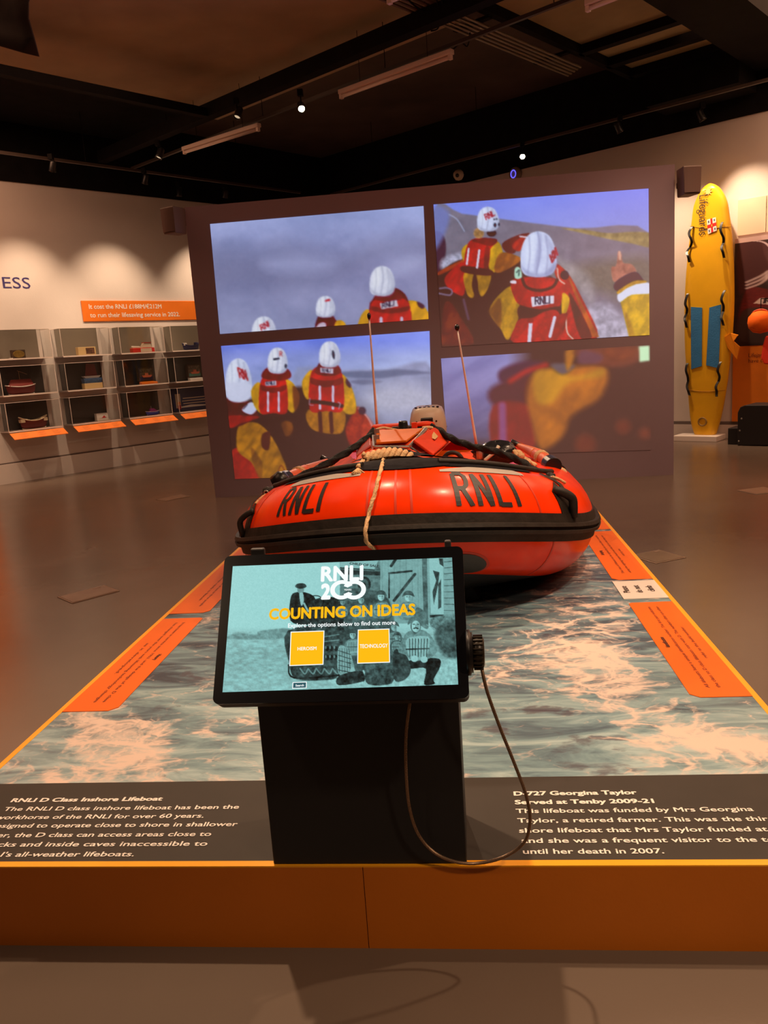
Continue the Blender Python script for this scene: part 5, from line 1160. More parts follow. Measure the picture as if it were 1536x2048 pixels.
# curved black strap above the right handle and its mirror
for sd, so_ in ((1, s_at(1128, .45, .3, 1.0)), (-1, s_at(497, .45, -1.1, -.3))):
    P = catmull([(so_+sd*.02, 1.15), (so_+sd*.07, .98), (so_+sd*.08, .78), (so_+sd*.03, .62)], 8)
    Gs = [[sp(p[0]-.016, p[1], .004), sp(p[0], p[1], .010), sp(p[0]+.016, p[1], .004)] for p in P]; B().grid(Gs).mk('strap', M_RUBBER, boat, smooth=True)
# boat floor / hull underside, dark
hs_ = np.linspace(-SMAX, SMAX, 120); inn = []
for i in range(60):
    sL, sR = hs_[i], hs_[119-i]; a = sp(sL, -1.25); b_ = sp(sR, -1.25)
    row = []
    for k in range(9):
        f = k/8; p = a+(b_-a)*f; d = 1-abs(2*f-1); kz = max(PZ+.004, p[2]-.10*d); p[2] = kz; row.append(p)
    inn.append(row)
B().grid(inn).mk('hull_bottom', mat('black_hull', (.010, .009, .010, 1), .6), boat, smooth=True)
inn = []
for i in range(60):
    a = sp(hs_[i], -2.4); b_ = sp(hs_[119-i], -2.4); inn.append([a+(b_-a)*k/6 for k in range(7)])
B().grid(inn, True).mk('deck_floor', M_DECK, boat, smooth=True)
# black transport cradle between bow and platform
cr = B()
cr.hexa([(-.62, 3.95, PZ), (.05, 3.95, PZ), (.12, 4.9, PZ), (-.70, 4.9, PZ)], [(-.56, 3.98, PZ+.10), (0.0, 3.98, PZ+.10), (.10, 4.9, PZ+.03), (-.66, 4.9, PZ+.03)])
cr.mk('support_cradle', M_BLACKMATT, boat)
# transom
tp = [np.array([bp['x0']-.45, 7.2, .36]), np.array([bp['x0']+.45, 7.2, .36]), np.array([bp['x0']+.45, 7.2, .62]), np.array([bp['x0']-.45, 7.2, .62])]
B().prism(tp, (0, .05, 0)).mk('transom', M_HATCH, boat)
# foredeck: console pod
p_ = lambda x, y, Y: np.array(atY(x, y, Y))
FBL, FBR, FTR, FTL = p_(748, 897, 4.40), p_(819, 897, 4.40), p_(852, 861, 4.72), p_(745, 867, 4.72)
LT, LB, RT, RB = p_(716, 892, 4.85), p_(712, 920, 4.30), p_(902, 883, 4.90), p_(862, 921, 4.28)
TBL, TBR = p_(752, 852, 5.5), p_(868, 850, 5.5)
BL2, BR2 = p_(690, 905, 5.6), p_(945, 900, 5.5)
pod = B(); pod.add([FBL, FBR, FTR, FTL], [(0, 1, 2, 3)]); pod.add([FTL, FTR, TBR, TBL], [(0, 1, 2, 3)]); pod.add([FBR, RB, RT, FTR], [(0, 1, 2, 3)]); pod.add([FTR, RT, TBR], [(0, 1, 2)])
pod.add([LB, FBL, FTL, LT], [(0, 1, 2, 3)]); pod.add([LT, FTL, TBL], [(0, 1, 2)]); pod.add([TBL, TBR, BR2, BL2], [(3, 2, 1, 0)]); pod.add([RT, BR2, TBR], [(0, 1, 2)]); pod.add([LT, TBL, BL2], [(0, 1, 2)])
pod.mk('equipment_pod', M_DECK, boat)
# deck sheet from pod foot down to the tube
sh = np.linspace(-1.35, 1.35, 46)
foot = [BL2, (BL2+LB)/2, LB, (LB+FBL)/2, FBL, (FBL+FBR)/2, FBR, (FBR+RB)/2, RB, (RB+BR2)/2, BR2]
ft = np.linspace(0, 1, len(foot)); Fp = np.array(foot)
Gs = []
for i, s in enumerate(sh):
    f = i/45; q_ = np.array([np.interp(f, ft, Fp[:, k]) for k in range(3)]); a = sp(s, 1.75, -.004); r_ = []
    for k in range(7):
        g_ = k/6; p = a+(q_-a)*g_; p[2] -= .03*math.sin(g_*math.pi); p[2] += .004*math.sin(i*1.7+k*2); r_.append(p)
    Gs.append(r_)
B().grid(Gs, True).mk('foredeck_cover', M_DECK, boat, smooth=True)
nf = np.cross(FBR-FBL, FTL-FBL); nf /= np.linalg.norm(nf); nf = nf if nf[1] < 0 else -nf
Gs = []
for i in np.linspace(16.5, 28.5, 16):
    f = i/45; s = -1.35+2.7*f; q_ = np.array([np.interp(f, ft, Fp[:, k]) for k in range(3)]); a = sp(s, 1.75, .006); r_ = []
    e_f = 1-.55*abs(i-22.5)/6
    for k in range(7):
        g_ = k/6*min(1, e_f*1.15); p = a+(q_-a)*g_; p[2] += .010-.02*math.sin(g_*math.pi)+.003*math.sin(i*2.1+k); r_.append(p)
    Gs.append(r_)
B().grid(Gs, True).mk('bow_sheet', M_FABRICBLK, boat, smooth=True)
def quadlift(name, Q, ma, lo=.004, th=.010, bev=0, parent=boat):
    Q = [np.array(q_) for q_ in Q]; n_ = np.cross(Q[1]-Q[0], Q[3]-Q[0]); n_ /= np.linalg.norm(n_)
    if n_@(CAM-Q[0]) < 0: n_ = -n_
    return B().prism([q_+n_*lo for q_ in Q], n_*th).mk(name, ma, parent, bevel=bev)
hq = [p_(753, 891, 4.44), p_(813, 887, 4.44), p_(846, 862, 4.70), p_(753, 866, 4.70)]
quadlift('hatch', hq, M_HATCH, .006, .012, .002)
hb_ = B(); c4 = [FBL+nf*.01, FBR+nf*.01, FTR+nf*.01, FTL+nf*.01]
for a, b_ in ((0, 1), (1, 2), (2, 3), (3, 0)): hb_.tube([c4[a], c4[b_]], .0075 if (a, b_) != (1, 2) else .011, 8)
hb_.mk('hatch_frame', M_ALU, boat)
for f in (.25, .75):
    q_ = hq[0]+(hq[3]-hq[0])*f+nf*.02; B().box(tuple(q_-np.array([.012, .004, .022])), tuple(q_+np.array([.018, .004, .022]))).mk('hinge', M_ALU, boat)
text('hatch_print', 'MARINE', tuple(p_(800, 878, 4.57)+nf*.0), tuple(hq[1]-hq[0]), tuple(hq[3]-hq[0]), mat('grey_print', (.25, .10, .03, 1), .6), width=.115, height=.014, parent=boat, lift=.021)
quadlift('side_flap', [p_(823, 888, 4.42), p_(863, 917, 4.34), p_(901, 884, 4.86), p_(865, 862, 4.78)], M_FLAP, .012, .016, .005)
quadlift('flap_patch', [p_(866, 888, 4.62), p_(872, 890, 4.60), p_(878, 884, 4.68), p_(866, 871, 4.74)], mat('tan_patch', (.55, .33, .13, 1), .6), .034, .003)
quadlift('side_flap', [p_(716, 917, 4.38), p_(745, 896, 4.43), p_(743, 870, 4.75), p_(717, 895, 4.82)], M_FLAPD, .010, .012, .004)
pp_ = B(); 
for a, b_ in ((p_(822, 896, 4.38), p_(862, 922, 4.30)),): pp_.tube([a, (a+b_)/2+np.array([0, -.01, -.006]), b_], .010, 8)
pp_.mk('flap_edging', M_RUBBER, boat, smooth=True)
for a, b_, c_ in ((p_(820, 899, 4.36), p_(838, 914, 4.30), p_(845, 921, 4.26)),): B().tube([a, b_, c_], .006, 8).mk('piping', M_FLAP, boat, smooth=True)
# small black loop handle on right of pod
B().tube(catmull([p_(888, 915, 4.5), p_(896, 907, 4.5), p_(907, 905, 4.5), p_(917, 909, 4.5), p_(924, 917, 4.5)], 6), .012, 8).mk('grab_handle', M_RUBBER, boat, smooth=True)
B().tube(catmull([p_(1012, 940, 4.6), p_(1018, 934, 4.6), p_(1028, 935, 4.6), p_(1036, 941, 4.6)], 6), .010, 8).mk('grab_handle', M_RUBBER, boat, smooth=True)
# bollard and fittings on the pod top
bc = p_(807, 861, 4.78); B().lathe([(.034, 0), (.032, .01), (.027, .045), (.026, .055), (.020, .058)], 20, Matrix.Translation(Vector(bc))).mk('bollard', M_BLACK, boat, smooth=True)
tc_ = p_(829, 856, 4.95); B().box(tuple(tc_-np.array([.018, .01, .0])), tuple(tc_+np.array([.018, .015, .035]))).mk('beacon', M_FLAP, boat, bevel=.004)
a = p_(848, 851, 5.1); B().lathe([(.07, 0), (.065, .018), (.03, .026)], 20, Matrix.Translation(Vector(a)) @ Matrix.Diagonal((1, .6, 1, 1))).mk('cap', M_FLAP, boat, smooth=True)
a = p_(784, 857, 5.2); B().box(tuple(a-np.array([.13, .05, .01])), tuple(a+np.array([.06, .05, .03]))).mk('stowage_roll', M_FLAP, boat, bevel=.012)
a = p_(815, 856, 5.15); B().box(tuple(a-np.array([.10, .04, .01])), tuple(a+np.array([.13, .04, .015]))).mk('grip_rail', M_RUBBER, boat, bevel=.006)
B().tube(catmull([p_(746, 863, 4.74), p_(765, 856, 4.78), p_(790, 860, 4.76), p_(800, 862, 4.76)], 6), .009, 8).mk('lashing_rope', M_ROPE, boat, smooth=True)
B().tube(catmull([p_(845, 856, 4.78), p_(858, 855, 4.8), p_(872, 858, 4.84)], 6), .010, 8).mk('lashing_rope', M_ROPE, boat, smooth=True)
# aerials
for nm, x0_, y0_, x1_, y1_, Yq, tipr in (('whip', 755, 862, 738, 632, 5.6, .012), ('whip', 955, 902, 914, 655, 5.6, .016)):
    a, b_ = p_(x0_, y0_, Yq), p_(x1_, y1_, Yq-.2)
    ao_ = B().tube([a+(b_-a)*f for f in np.linspace(0, 1, 8)], list(np.linspace(.010, .005, 8)), 8).mk('aerial', mat('tan_fibreglass', (.85, .78, .74, 1), .35), boat, smooth=True)
    B().lathe([(.008, -.02), (tipr, -.005), (tipr, .01), (.005, .02)], 12, Matrix.Translation(Vector(b_))).mk('aerial_tip', M_BLACK, ao_, smooth=True)
    B().lathe([(.022, -.05), (.022, .02), (.012, .05)], 12, Matrix.Translation(Vector(a))).mk('aerial_base', M_BLACK, ao_, smooth=True)
# righting ropes: thick black laid ropes from pod top down to each tube
def laid(pts, r_, name, ma, parent, k=14, pitch=2.2):
    P = catmull(pts, k); d = np.r_[0, np.cumsum([np.linalg.norm(P[i+1]-P[i]) for i in range(len(P)-1)])]; n = int(d[-1]/(r_*.35)); g_ = np.linspace(0, d[-1], n); A = np.array(P); Q = [np.array([np.interp(x, d, A[:, k2]) for k2 in range(3)]) for x in g_]
    return B().tube(Q, r_, 12, rf=lambda i, a: 1+.22*math.cos(3*a-g_[i]/r_*1.1)).mk(name, ma, parent, smooth=True)
laid([p_(748, 861, 4.70), p_(735, 876, 4.62), p_(690, 907, 4.45), p_(640, 935, 4.35), p_(590, 958, 4.28), p_(556, 975, 4.22), p_(536, 984, 4.12)], .019, 'righting_rope', M_BROPE, boat)
laid([p_(862, 853, 4.85), p_(880, 862, 4.80), p_(905, 878, 4.70), p_(945, 893, 4.6), p_(990, 903, 4.5), p_(1040, 922, 4.4), p_(1075, 945, 4.25), p_(1100, 955, 4.10)], .019, 'righting_rope', M_BROPE, boat)
for (x, y, Yq) in ((535, 984, 4.10), (1101, 956, 4.07)):
    c = p_(x, y, Yq); B().lathe([(.001, -.03), (.024, -.02), (.027, 0), (.024, .02), (.001, .03)], 14, Matrix.Translation(Vector(c))).mk('rope_end', M_RUBBER, boat, smooth=True)
    B().tube([c+np.array([.012*math.cos(a), -.028, .012*math.sin(a)]) for a in [2*math.pi*k/12 for k in range(12)]], .004, 6, closed=True).mk('shackle', M_ALU, boat, smooth=True)
B().tube(catmull([p_(533, 988, 4.08), p_(524, 995, 4.05), p_(516, 1002, 4.04), p_(511, 1008, 4.02)], 5), .007, 8).mk('lashing_rope', M_ROPE, boat, smooth=True)
B().tube(catmull([sp(.74, 1.02, .012), sp(.78, .95, .012), sp(.80, .86, .012)], 5), .008, 8).mk('lashing_rope', M_ROPE, boat, smooth=True)
# outboard engine at the stern
E0 = p_(857, 860, 7.5); ex_, ey_, ez_ = E0
G = []
for z_, w_, d_ in ((-.45, .10, .12), (-.20, .12, .16), (-.06, .165, .24), (.02, .172, .26), (.10, .165, .25), (.17, .150, .235), (.205, .135, .21), (.222, .10, .16), (.226, .02, .04)):
    r_ = []
    for k in range(33):
        a = 2*math.pi*k/32; cx_ = math.copysign(abs(math.cos(a))**.55, math.cos(a)); sy_ = math.copysign(abs(math.sin(a))**.55, math.sin(a)); r_.append((ex_+w_*cx_, ey_+d_*sy_, ez_+z_))
    G.append(r_)
en = B().grid(G).mk('outboard_engine', M_CREAM, boat, smooth=True)
B().box((ex_-.055, ey_-.262, ez_+.055), (ex_+.055, ey_-.235, ez_+.135)).mk('vent_window', M_BLACK, en, bevel=.008)
for x in (-.095, .085): B().lathe([(.009, 0), (.006, .006)], 10, Matrix.Translation((ex_+x, ey_-.245, ez_+.10)) @ Matrix.Rotation(R(90), 4, 'X')).mk('screw', M_BLACK, en)
B().tube([(ex_+.173*math.cos(a), ey_+.262*math.sin(a), ez_+.025) for a in [2*math.pi*k/32 for k in range(32)]], .004, 6, closed=True).mk('cowl_seam', mat('grey_seam', (.2, .16, .12, 1), .6), en, smooth=True)
B().tube([(ex_, ey_+.05, ez_-.42), (ex_, ey_+.12, ez_-.56)], .05, 12).mk('lower_leg', M_BLACK, en, smooth=True)
vb = B()
for k in range(6): vb.box((ex_-.11+.04*k, ey_-.16, ez_+.2185), (ex_-.088+.04*k, ey_-.12, ez_+.2275))
vb.mk('vent_slots', M_BLACK, en)
# paddles lashed on the inside of each tube
def paddle(pts, r_, label, Y0, capend=True):
    A_ = [p_(*q_) for q_ in pts]; t = thing('paddle', label, 'paddle', tuple(A_[0]))
    P = catmull(A_, 6); n = len(P)
    B().tube(P[:n//2+1], list(np.linspace(.4, 1, n//2+1)*r_), 12).mk('shaft', M_PAD, t, smooth=True)
    B().tube(P[n//2:], r_*1.02, 12).mk('sleeve', M_PAD2, t, smooth=True)
    m_ = P[int(n*.6)]; d = P[int(n*.6)+1]-m_; B().tube([m_, m_+d*1.2], r_*1.18, 14).mk('lashing_band', M_ROPE, t, smooth=True)
    e_ = P[-1]; d = (P[-1]-P[-3]); d /= np.linalg.norm(d); B().tube([e_-d*.05, e_+d*.03], r_*1.35, 14).mk('end_cap', M_BLACK, t, bevel=.004)
    a_ = P[0]; B().tube([a_+np.array([-.045, 0, .03]), a_+np.array([.045, 0, -.02])], .018, 10).mk('grip', M_BLACK, t, smooth=True)
M_PAD = mat('orange_brown_paddle', (.62, .16, .05, 1), .45, var=.15); M_PAD2 = mat('orange_sleeve', (.72, .13, .03, 1), .5, bump=.3, var=.15)
paddle([(1036, 891, 5.35), (1062, 902, 5.1), (1085, 916, 4.85), (1104, 930, 4.68)], .038, 'orange paddle with black end cap lashed on the right tube', 5)
paddle([(655, 922, 5.5), (625, 936, 5.2), (595, 950, 4.95), (566, 962, 4.75)], .044, 'orange paddle end showing beside the left black rope', 5)
# knotted lashing ropes and small fittings (right and left)
for k, pts in enumerate(([(1018, 897), (1028, 903), (1036, 912), (1050, 918), (1062, 925), (1072, 932)], [(1022, 900), (1040, 906), (1046, 920), (1058, 922), (1068, 936), (1080, 938)], [(1090, 925), (1108, 935), (1125, 940), (1132, 950)])):
    laid([p_(x, y, 4.75-.02*i) for i, (x, y) in enumerate(pts)], .012, 'lashing_rope', M_ROPE, boat)
for pts in ([(596, 957), (606, 950), (612, 958), (600, 964)], [(640, 936), (652, 930), (660, 934)]):
    laid([p_(x, y, 4.55) for x, y in pts], .012, 'lashing_rope', M_ROPE, boat)
for x, y in ((1042, 912), (1054, 925), (603, 953), (648, 932), (662, 930)):
    c = p_(x, y, 4.6); B().lathe([(.001, -.022), (.018, -.014), (.022, 0), (.018, .014), (.001, .022)], 12, Matrix.Translation(Vector(c))).mk('knot', M_ROPE, boat, smooth=True)
# dark deck box behind left flap, left side black cap
c = p_(560, 962, 4.55); B().lathe([(.001, -.045), (.05, -.035), (.055, .02), (.035, .05), (.001, .055)], 18, Matrix.Translation(Vector(c)) @ Matrix.Rotation(R(60), 4, 'Y')).mk('fuel_cap', M_BLACK, boat, smooth=True)
# black dry bag with white tag amid the clutter on the right
t = thing('dry_bag', 'shiny black crumpled bag on the boat\'s right side', 'bag', tuple(p_(990, 925, 4.75)))
G = []; c = p_(992, 906, 4.8)
for i in range(13):
    th_ = math.pi*i/12; r_ = []
    for k in range(25):
        a = 2*math.pi*k/24; w_ = 1+.14*math.sin(3*a+i*.9)+.10*math.sin(5*a-i*1.7); r_.append(c+np.array([.13*math.sin(th_)*math.cos(a)*w_, .10*math.sin(th_)*math.sin(a)*w_, .072*math.cos(th_)*(1+.1*math.sin(2*a+i))]))
    G.append(r_)
B().grid(G, True).mk('bag', mat('shiny_black_vinyl', (.012, .012, .014, 1), .22, bump=.8, bscale=14), t, smooth=True)
B().tube(catmull([p_(997, 893, 4.64), p_(990, 903, 4.62), p_(980, 912, 4.62), p_(969, 921, 4.62)], 5), [.012]+[.010]*15, 8).mk('white_tag', M_CREAM, t, smooth=True)
B().lathe([(.02, 0), (.02, .05), (.012, .07)], 12, Matrix.Translation(Vector(p_(960, 918, 4.7)))).mk('valve', M_ALU, t, smooth=True)
# rope coil on the bow with hanging end
rc = thing('rope_coil', 'beige rope coil tied on the bow with one end hanging', 'rope', tuple(p_(778, 915, 3.72)))
cc = p_(777, 916, 3.80); turns = 9; P = []
ax = np.array([.115, 0, -.006])
for k in range(turns*18+1):
    f = k/(turns*18); a = 2*math.pi*turns*f+.3; arc = math.sin(f*math.pi); sz = .024+.012*arc
    ctr = cc+ax*(2*f-1)*1.0+np.array([0, -.0, .012*arc-.008-.03*max(0, f-.75)])
    P.append(ctr+np.array([.014*math.sin(a), -sz*.9*math.cos(a), sz*math.sin(a)]))
B().tube(P, .0125, 8).mk('coil', M_ROPE, rc, smooth=True)
s0_ = s_at(763, 1.2, -.3, .1)
hang = [cc+np.array([-.02, -.045, .0])]+[sp(s_at(x, ph_, -.4, .1), ph_, .012) for x, ph_ in ((764, 1.18), (758, .9), (752, .65), (744, .42), (738, .25))]+[sp(s_at(737, .06, -.4, .1), .06, .05), sp(s_at(739, -.12, -.4, .1), -.12, .048), sp(s_at(748, -.28, -.4, .1), -.28, .014), sp(s_at(756, -.5, -.4, .1), -.5, .012)]
laid(hang, .0085, 'hanging_end', M_ROPE, rc, 10)
laid([cc+np.array([-.115, -.02, .03]), p_(728, 920, 3.80), sp(s_at(718, 1.22, -.4, .1), 1.22, .016)], .011, 'tail', M_ROPE, rc)
c = sp(s_at(717, 1.16, -.4, .1), 1.17, .014); tf = B()
for k in range(7): tf.tube([c, c+np.array([-.03+.010*k, -.02, -.02-.004*(k % 3)])], .0045, 6)
tf.mk('frayed_tip', M_ROPE, rc, smooth=True)

# ================================================================== TOUCHSCREEN KIOSK
KB, KT = np.array([0, 1.600, .772]), np.array([0, 1.800, 1.056]); e_ = (KT-KB)/np.linalg.norm(KT-KB); nk = np.array([0, -e_[2], e_[1]]); kH = np.linalg.norm(KT-KB)
KX0, KX1 = -.572, -.010
kk = thing('touchscreen_kiosk', 'black pedestal kiosk with tilted touchscreen at the platform front', 'kiosk', (-.29, 1.9, PZ))
kp = lambda x, t_, d=0: np.array([x, 0, 0])+KB+e_*t_+nk*d
def kbox(x0, x1, t0, t1, d0, d1):
    return B().add([kp(x, t_, d) for d in (d0, d1) for x, t_ in ((x0, t0), (x1, t0), (x1, t1), (x0, t1))], [(3, 2, 1, 0), (4, 5, 6, 7), (0, 1, 5, 4), (1, 2, 6, 5), (2, 3, 7, 6), (3, 0, 4, 7)])
b = B().hexa([(-.531, 1.80, PZ), (-.037, 1.80, PZ), (-.037, 2.02, PZ), (-.531, 2.02, PZ)], [(-.531, 1.80, .82), (-.037, 1.80, .82), (-.037, 2.02, .86), (-.531, 2.02, .86)])
b.mk('pedestal', M_BLACKMATT, kk, bevel=.003)
rr_ = .014; Pq = []
for cx_, cy_, a0_ in ((KX1-rr_, rr_, -90), (KX1-rr_, kH-rr_, 0), (KX0+rr_, kH-rr_, 90), (KX0+rr_, rr_, 180)):
    for k in range(6): a = R(a0_+18*k); Pq.append(kp(cx_+rr_*math.cos(a), cy_+rr_*math.sin(a), -.006))
B().prism(Pq, tuple(nk*.006)).mk('bezel', mat('black_glass', (.006, .006, .008, 1), .22, spec=.4), kk)
B().prism([p-nk*.036 for p in Pq], tuple(nk*.034)).mk('monitor_housing', M_BLACKMATT, kk)
kbox(-.50, -.08, .05, .30, -.16, -.036).mk('mount', M_BLACKMATT, kk)
sq = [(465.6, 1132.5), (904, 1115), (916.4, 1369), (445, 1384.5)]
sc4 = [at(x, y, nk, nk@KB+.0006) for x, y in sq]
def kpaint(p):
    T = lambda v: (v*.74+v*v*.0002, min(250, v*1.08), min(250, v*1.07))
    p.vgrad([(130, T(196)), (480, T(196)), (520, T(176)), (640, T(162)), (800, T(176))]); p.c *= (1-.05*np.clip((p.x-400)/700, 0, 1))[..., None]
    g = (p.y > 505)*1.; p.c += (g*(fbm(p.x, p.y*2.2, 26, 41)-.5)*70)[..., None]*np.array([.6, 1, 1])
    p.poly([(130, 540), (200, 512), (290, 522), (300, 505), (360, 495), (460, 490), (470, 535), (300, 545)], T(138), soft=8, tex=.25, tsc=14)
    # boathouse and lifeboat stern
    p.poly([(725, 120), (1300, 110), (1330, 470), (1210, 460), (725, 470)], T(150), smooth=False, tex=.08, tsc=30)
    p.poly([(725, 120), (930, 118), (930, 300), (725, 320)], T(112), smooth=False, tex=.1); p.poly([(725, 120), (925, 120), (900, 178), (725, 165)], T(168), smooth=False)
    p.line([(725, 170), (900, 182)], 5, T(40)); p.poly([(725, 178), (930, 190), (930, 212), (725, 205)], T(50), smooth=False); p.ell(848, 260, 34, 44, T(44)); p.ell(848, 260, 22, 30, T(84)); p.ell(848, 260, 8, 12, T(40))
    for x in range(940, 1185, 30): p.line([(x, 118), (x+2, 420)], 2.5, T(112), smooth=False)
    p.poly([(935, 118), (1185, 115), (1190, 445), (940, 440)], T(150), smooth=False, alpha=.35)
    p.line([(975, 200), (1088, 188)], 11, T(56), smooth=False); p.line([(975, 200), (975, 330)], 8, T(60), smooth=False); p.line([(1105, 205), (1000, 345)], 15, T(58), smooth=False); p.line([(1010, 120), (985, 160)], 15, T(48), smooth=False)
    p.poly([(1140, 118), (1165, 118), (1172, 440), (1150, 440)], T(92), smooth=False); p.poly([(1175, 115), (1245, 115), (1250, 418), (1185, 412)], T(178), smooth=False)
    p.poly([(1195, 185), (1228, 195), (1222, 260), (1200, 370), (1193, 300), (1212, 240)], T(60), smooth=False); p.poly([(1225, 120), (1245, 120), (1248, 165), (1228, 150)], T(60), smooth=False); p.poly([(1222, 390), (1222, 260), (1236, 230), (1238, 380)], T(70), smooth=False)
    for k in range(10): p.line([(1252, 140+32*k), (1300, 134+33*k)], 3, T(70), smooth=False)
    p.poly([(1180, 420), (1250, 418), (1250, 432), (1180, 434)], T(50), smooth=False)
    p.poly([(1185, 440), (1310, 415), (1315, 460), (1210, 500)], T(120), soft=8, tex=.3, tsc=10); p.poly([(1210, 490), (1315, 455), (1320, 640), (1230, 600)], T(72), soft=20, tex=.4, tsc=14)
    p.poly([(720, 700), (1320, 640), (1325, 780), (715, 775)], T(176), soft=20, tex=.2, tsc=14)
    p.poly([(725, 320), (930, 300), (1000, 440), (1000, 700), (720, 720)], T(78), soft=10, tex=.35, tsc=18)
    # man in suit at the wheel, tractor
    p.poly([(470, 330), (500, 300), (560, 305), (600, 340), (600, 440), (560, 470), (470, 450)], T(34), tex=.2); p.ell(522, 285, 18, 24, T(140)); p.poly([(493, 272), (505, 255), (540, 254), (552, 272), (522, 282)], T(56)); p.poly([(516, 306), (534, 306), (538, 350), (526, 372), (518, 340)], T(176))
    p.poly([(540, 380), (620, 330), (720, 340), (740, 460), (640, 470), (550, 460)], T(44), tex=.5, tsc=12); p.line([(548, 350), (580, 322), (618, 322), (640, 350), (620, 385), (570, 392), (548, 350)], 5, T(20)); p.line([(560, 400), (540, 360)], 10, T(160))
    p.poly([(456, 500), (720, 470), (740, 560), (720, 720), (640, 745), (500, 740), (462, 660)], T(56), soft=6, tex=.6, tsc=14)
    for k in range(5): p.line([(520+42*k, 690), (545+42*k, 715), (560+42*k, 690)], 7, T(120)); p.line([(640, 520+12*k), (720, 505+14*k)], 4, T(130 if k % 2 else 50))
    for k in range(6): p.ell(660+22*(k % 3), 590+45*(k//3), 9, 14, T(26)); p.ell(652+22*(k % 3), 585+45*(k//3), 4, 8, T(120))
    p.line([(460, 672), (490, 735), (720, 722)], 8, T(30))
    def man(cx, cy, s, coat=112, face=150, leg=True, vst=True):
        q = lambda a, b_: (cx+a*s, cy+b_*s)
        p.poly([q(-1.5, 1.6), q(-.7, 1.0), q(.7, 1.0), q(1.5, 1.6), q(1.9, 3.0), q(1.4, 4.2), q(-1.3, 4.2), q(-1.9, 3.0)], T(coat), tex=.2, tsc=s)
        if vst:
            p.poly([q(-1, 1.5), q(1, 1.5), q(1.1, 3.6), q(-1.1, 3.6)], T(150), tex=.1)
            for k in range(7): p.line([q(-.95+.32*k, 1.55), q(-.95+.32*k, 3.5)], s*.09, T(52), smooth=False)
            p.line([q(-1.2, 2.6), q(1.2, 2.55)], s*.14, T(48), smooth=False)
        p.ell(cx, cy+.1*s, .62*s, .8*s, T(min(205, face+28))); p.poly([q(-1.1, 0), q(-.7, -.9), q(0, -1.15), q(.7, -.9), q(1.1, 0), q(.5, -.25), q(-.5, -.25)], T(78), tex=.2)
        p.line([q(-.35, 0), (q(-.12, 0))], s*.1, T(40)); p.line([q(.12, 0), q(.35, 0)], s*.1, T(40)); p.ell(cx+.3*s, cy+.25*s, .25*s, .5*s, T(face*.7), alpha=.6, soft=s*.3)
    man(738, 352, 20, 80, 120); man(833, 340, 24, 96, 140); man(934, 322, 27, 104, 166); man(1072, 325, 28, 126, 160)
    p.poly([(1120, 380), (1165, 420), (1172, 490), (1130, 470), (1100, 420)], T(104), tex=.2); p.line([(1165, 470), (1205, 492), (1200, 506)], 4, T(150))
    man(790, 520, 24, 120, 150); man(1000, 480, 24, 104, 140); man(1015, 530, 20, 90, 130)
    p.poly([(720, 580), (770, 600), (800, 690), (780, 720), (716, 710)], T(150), tex=.2)
    for k in range(5): p.line([(718, 600+24*k), (780, 620+22*k)], 4, T(50)); p.line([(724+12*k, 590), (722+14*k, 705)], 3, T(60))
    p.ell(790, 700, 13, 18, T(170)); p.poly([(720, 725), (830, 700), (860, 745), (720, 770)], T(40), tex=.5, tsc=10); p.line([(845, 700), (858, 735), (848, 765)], 8, T(180)); p.poly([(860, 700), (980, 690), (990, 760), (870, 765)], T(70), tex=.6, tsc=14)
    # seated man at the right
    p.poly([(1050, 660), (1130, 640), (1225, 640), (1232, 680), (1200, 740), (1205, 762), (1152, 765), (1160, 690), (1090, 690), (1050, 690)], T(30), tex=.2); p.poly([(1000, 600), (1060, 620), (1085, 700), (1050, 745), (1000, 740)], T(56), tex=.3)
    p.poly([(1020, 600), (1055, 520), (1090, 500), (1150, 498), (1195, 540), (1218, 600), (1175, 640), (1100, 650), (1055, 620)], T(128), tex=.22)
    p.poly([(1068, 540), (1172, 530), (1175, 595), (1150, 640), (1092, 640), (1066, 600)], T(168), tex=.1)
    for k in range(7): p.line([(1078+15*k, 542), (1080+14*k, 630)], 4.5, T(64), smooth=False)
    p.line([(1062, 594), (1176, 590)], 6, T(50)); p.ell(1103, 640, 18, 16, T(184)); p.ell(1152, 644, 18, 16, T(184))
    p.ell(1110, 476, 27, 38, T(96)); p.ell(1110, 478, 21, 30, T(190)); p.ell(1120, 480, 10, 24, T(130), alpha=.6, soft=10); p.poly([(1070, 470), (1080, 438), (1110, 425), (1140, 438), (1152, 470), (1110, 448)], T(104), tex=.15); p.line([(1100, 489), (1110, 486), (1121, 489)], 6, T(30)); p.line([(1110, 470), (1109, 482)], 3, T(110)); p.line([(1097, 468), (1105, 468)], 4, T(36)); p.line([(1117, 468), (1125, 468)], 4, T(36))
    lum = p.c.mean(-1); dkm = np.clip((165-lum)/60, 0, 1)*np.clip((p.x-440)/30, 0, 1)
    p.c += (dkm*((fbm(p.x, p.y, 16, 55, 4)-.5)*70+(fbm(p.x, p.y*.6, 44, 58, 3)-.45)*50))[..., None]*np.array([.75, 1, 1])
    p.c += ((fbm(p.x, p.y, 5, 77, 2)-.5)*16)[..., None]
M_SCREEN = vcol_mat('screen_picture', 1.0, .25, (.01, .01, .01, 1), .3)
painting('screen_picture', sq, sc4, 400, 236, 2.56, 400, 1070, kpaint, M_SCREEN, kk)
E_W = emit_mat('screen_white', (.93, .98, .98, 1), 1.0); E_Y = emit_mat('screen_yellow', srgb(255, 188, 0), 1.0); E_D = emit_mat('screen_dark', srgb(30, 84, 96), 1.0); E_T = emit_mat('screen_dark_text', srgb(30, 50, 54), 1.0)
kn = nk@KB
ks = lambda cx_, cy_, d=.001: at(400+cx_/2.56, 1070+cy_/2.56, nk, kn+.0006+d)
X_ = np.array([1., 0, 0])
